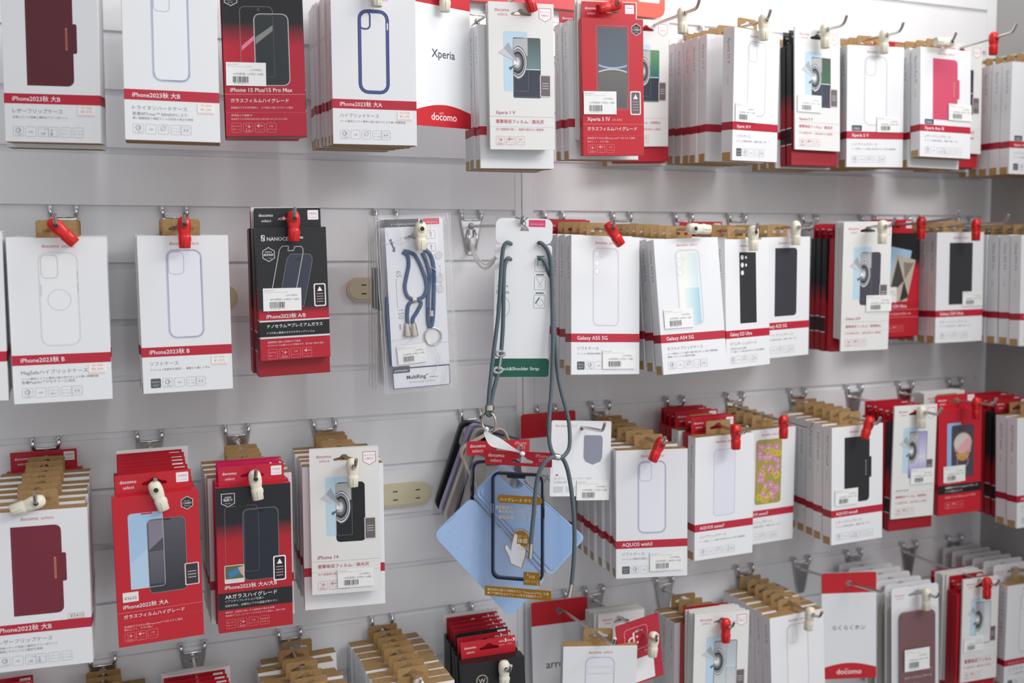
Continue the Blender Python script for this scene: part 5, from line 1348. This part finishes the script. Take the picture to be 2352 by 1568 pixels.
# opened light-blue flip case hanging askew
D1 = .150
root = rooted('flip_case', at(1170, 1240, D1), 'open light blue flip phone case hanging askew behind the demo pack', 'phone case')


def slab(mb, px, y0, y1, mt, hole=None, r=.010):
    P = [at(x, y, D1) for x, y in px]; n = len(P); out = []
    for i in range(n):   # round the corners
        p, a, b = P[i], P[i - 1], P[(i + 1) % n]; u = (a - p).normalized() * r; v = (b - p).normalized() * r
        for k in range(7):
            t = k / 6; q = (p + u) * (1 - t) ** 2 + p * 2 * t * (1 - t) + (p + v) * t * t; out.append((q.x, q.z))
    hs = []
    if hole: hs = [hole]
    mb.plate(out, hs, -D1 + y0, -D1 + y1, mt)


oc = at(1168, 1093, D1); ca, sa = math.cos(R(-42)), math.sin(R(-42))
oval = [(oc.x + (x * ca - z * sa), oc.z + (x * sa + z * ca)) for x, z in rr(-.0205, -.0095, .0205, .0095, .0092, 6)][::-1]
slab_r = [(1086, 1129), (1151, 1061), (1338, 1230), (1259, 1318)]
piece('shell', lambda mb: slab(mb, slab_r, -.010, -.002, 'flip', oval, .009))
piece('shell_back', lambda mb: slab(mb, [(1092, 1124), (1150, 1067), (1330, 1228), (1262, 1308)], -.0118, -.0101, 'flipd', oval, .008))
piece('cover', lambda mb: slab(mb, [(993, 1226), (1081, 1140), (1252, 1326), (1169, 1416)], -.0045, -.0015, 'flip', None, .011))
def stitch(mb):
    for i in range(5):
        c = at(1029 + i * 4, 1199 - i * 4, D1 + .0047); mb.lathe([(.0005, 0), (.0005, .0002)], c, (0, -1, 0), 'blk', n=8)
piece('speaker_holes', stitch)
piece('spine', lambda mb: mb.tube(A([(1092, 1137), (1250, 1318)], D1 + .004), .0034, 'flip', n=10))

# charger card hanging in front of the red-topped divider
X, d, Z, w_, h_, yw, le, ro = POSE['r3g']
dv = divider(w_, .2, 'AQUOS', .5); pose(dv, X, d, Z, yw, le, ro, .002); dv.name = 'divider_card'
tag(dv, 'white and red divider card almost hidden behind the charger card', 'card')
X, d, Z, w_, h_, yw, le, ro = POSE['r3h']
mb = MB(); mb.plate(rr(-w_ / 2, -h_ / 2, w_ / 2, h_ / 2, .0025, 4), [[(math.cos(R(-a)) * .003, h_ / 2 - .011 + math.sin(R(-a)) * .003) for a in range(0, 360, 30)]], -.0008, .0008, 'pr', lin('eeeff1'))
S = Sheet(mb, (-w_ / 2, -.0008, h_ / 2), (1, 0, 0), (0, -1, 0), w_, h_)
S.text('docomo', .06, .085, 'c4606c', wd=.20, bold=True, res=1); S.text('select', .28, .085, 'd8a0a8', wd=.14, res=1)
S.poly([(.55, .19), (.83, .19), (.86, .23), (.86, .48), (.83, .54), (.70, .585), (.57, .54), (.54, .48), (.54, .23)], '9497a6'); S.poly([(.555, .20), (.825, .20), (.85, .235), (.85, .48), (.825, .53), (.70, .57), (.575, .53), (.55, .48), (.55, .235)], '8f92a3')
S.ring(.10, .21, .36, .55, .0003, 'dcdde0', r=.003); S.text('ACポケットチャージャー01M', .06, .78, 'a4a5aa', wd=.62, res=2); S.text('5,000mAh', .06, .83, 'a4a5aa', wd=.22, res=2)
S.rect(.06, .87, .22, .95, 'cfd0d4'); S.rect(.26, .87, .42, .95, 'd6d7da'); S.rect(.09, .71, .13, .73, '6a6a6e')
ch = mb.obj('charger_card'); pose(ch, X, d, Z, yw, le, ro, .0016); sticker(ch, -.0008, .44, .79, w_, h_, .051, .0285, '4,950円(税込)', '100円(初回) / 110円(2～36回)')
tag(ch, 'white card picturing a small grey charger, hook poking through', 'card')

# tilted red card on its own hook tip
X, d, Z, w_, h_, yw, le, ro = POSE['r4j']
mb = MB(); mb.plate(rr(-w_ / 2, -h_ / 2, w_ / 2, h_ / 2, .0025, 4), slot_hole(h_ / 2 - .02, .6), -.0008, .0008, 'pr', lin('b9283a'))
S = Sheet(mb, (-w_ / 2, -.0008, h_ / 2), (1, 0, 0), (0, -1, 0), w_, h_)
S.ring(.17, .10, .72, .46, .0012, 'dd8c98', r=.006); S.text('d:', .25, .36, 'f0e2e4', wd=.24, bold=True, res=3); S.text('ポイント', .60, .53, 'e8c8cc', wd=.25, res=1)
S.rect(.20, .60, .80, .97, 'ecebec')
o = mb.obj('member_card'); pose(o, X, d, Z, yw, le, ro, .0016); tag(o, 'red card tilted to the right with a white lower panel, bottom row', 'card')
lock(.127, .185, -.624, -4, 'cream', 'cream plastic lock in front of the tilted red card')
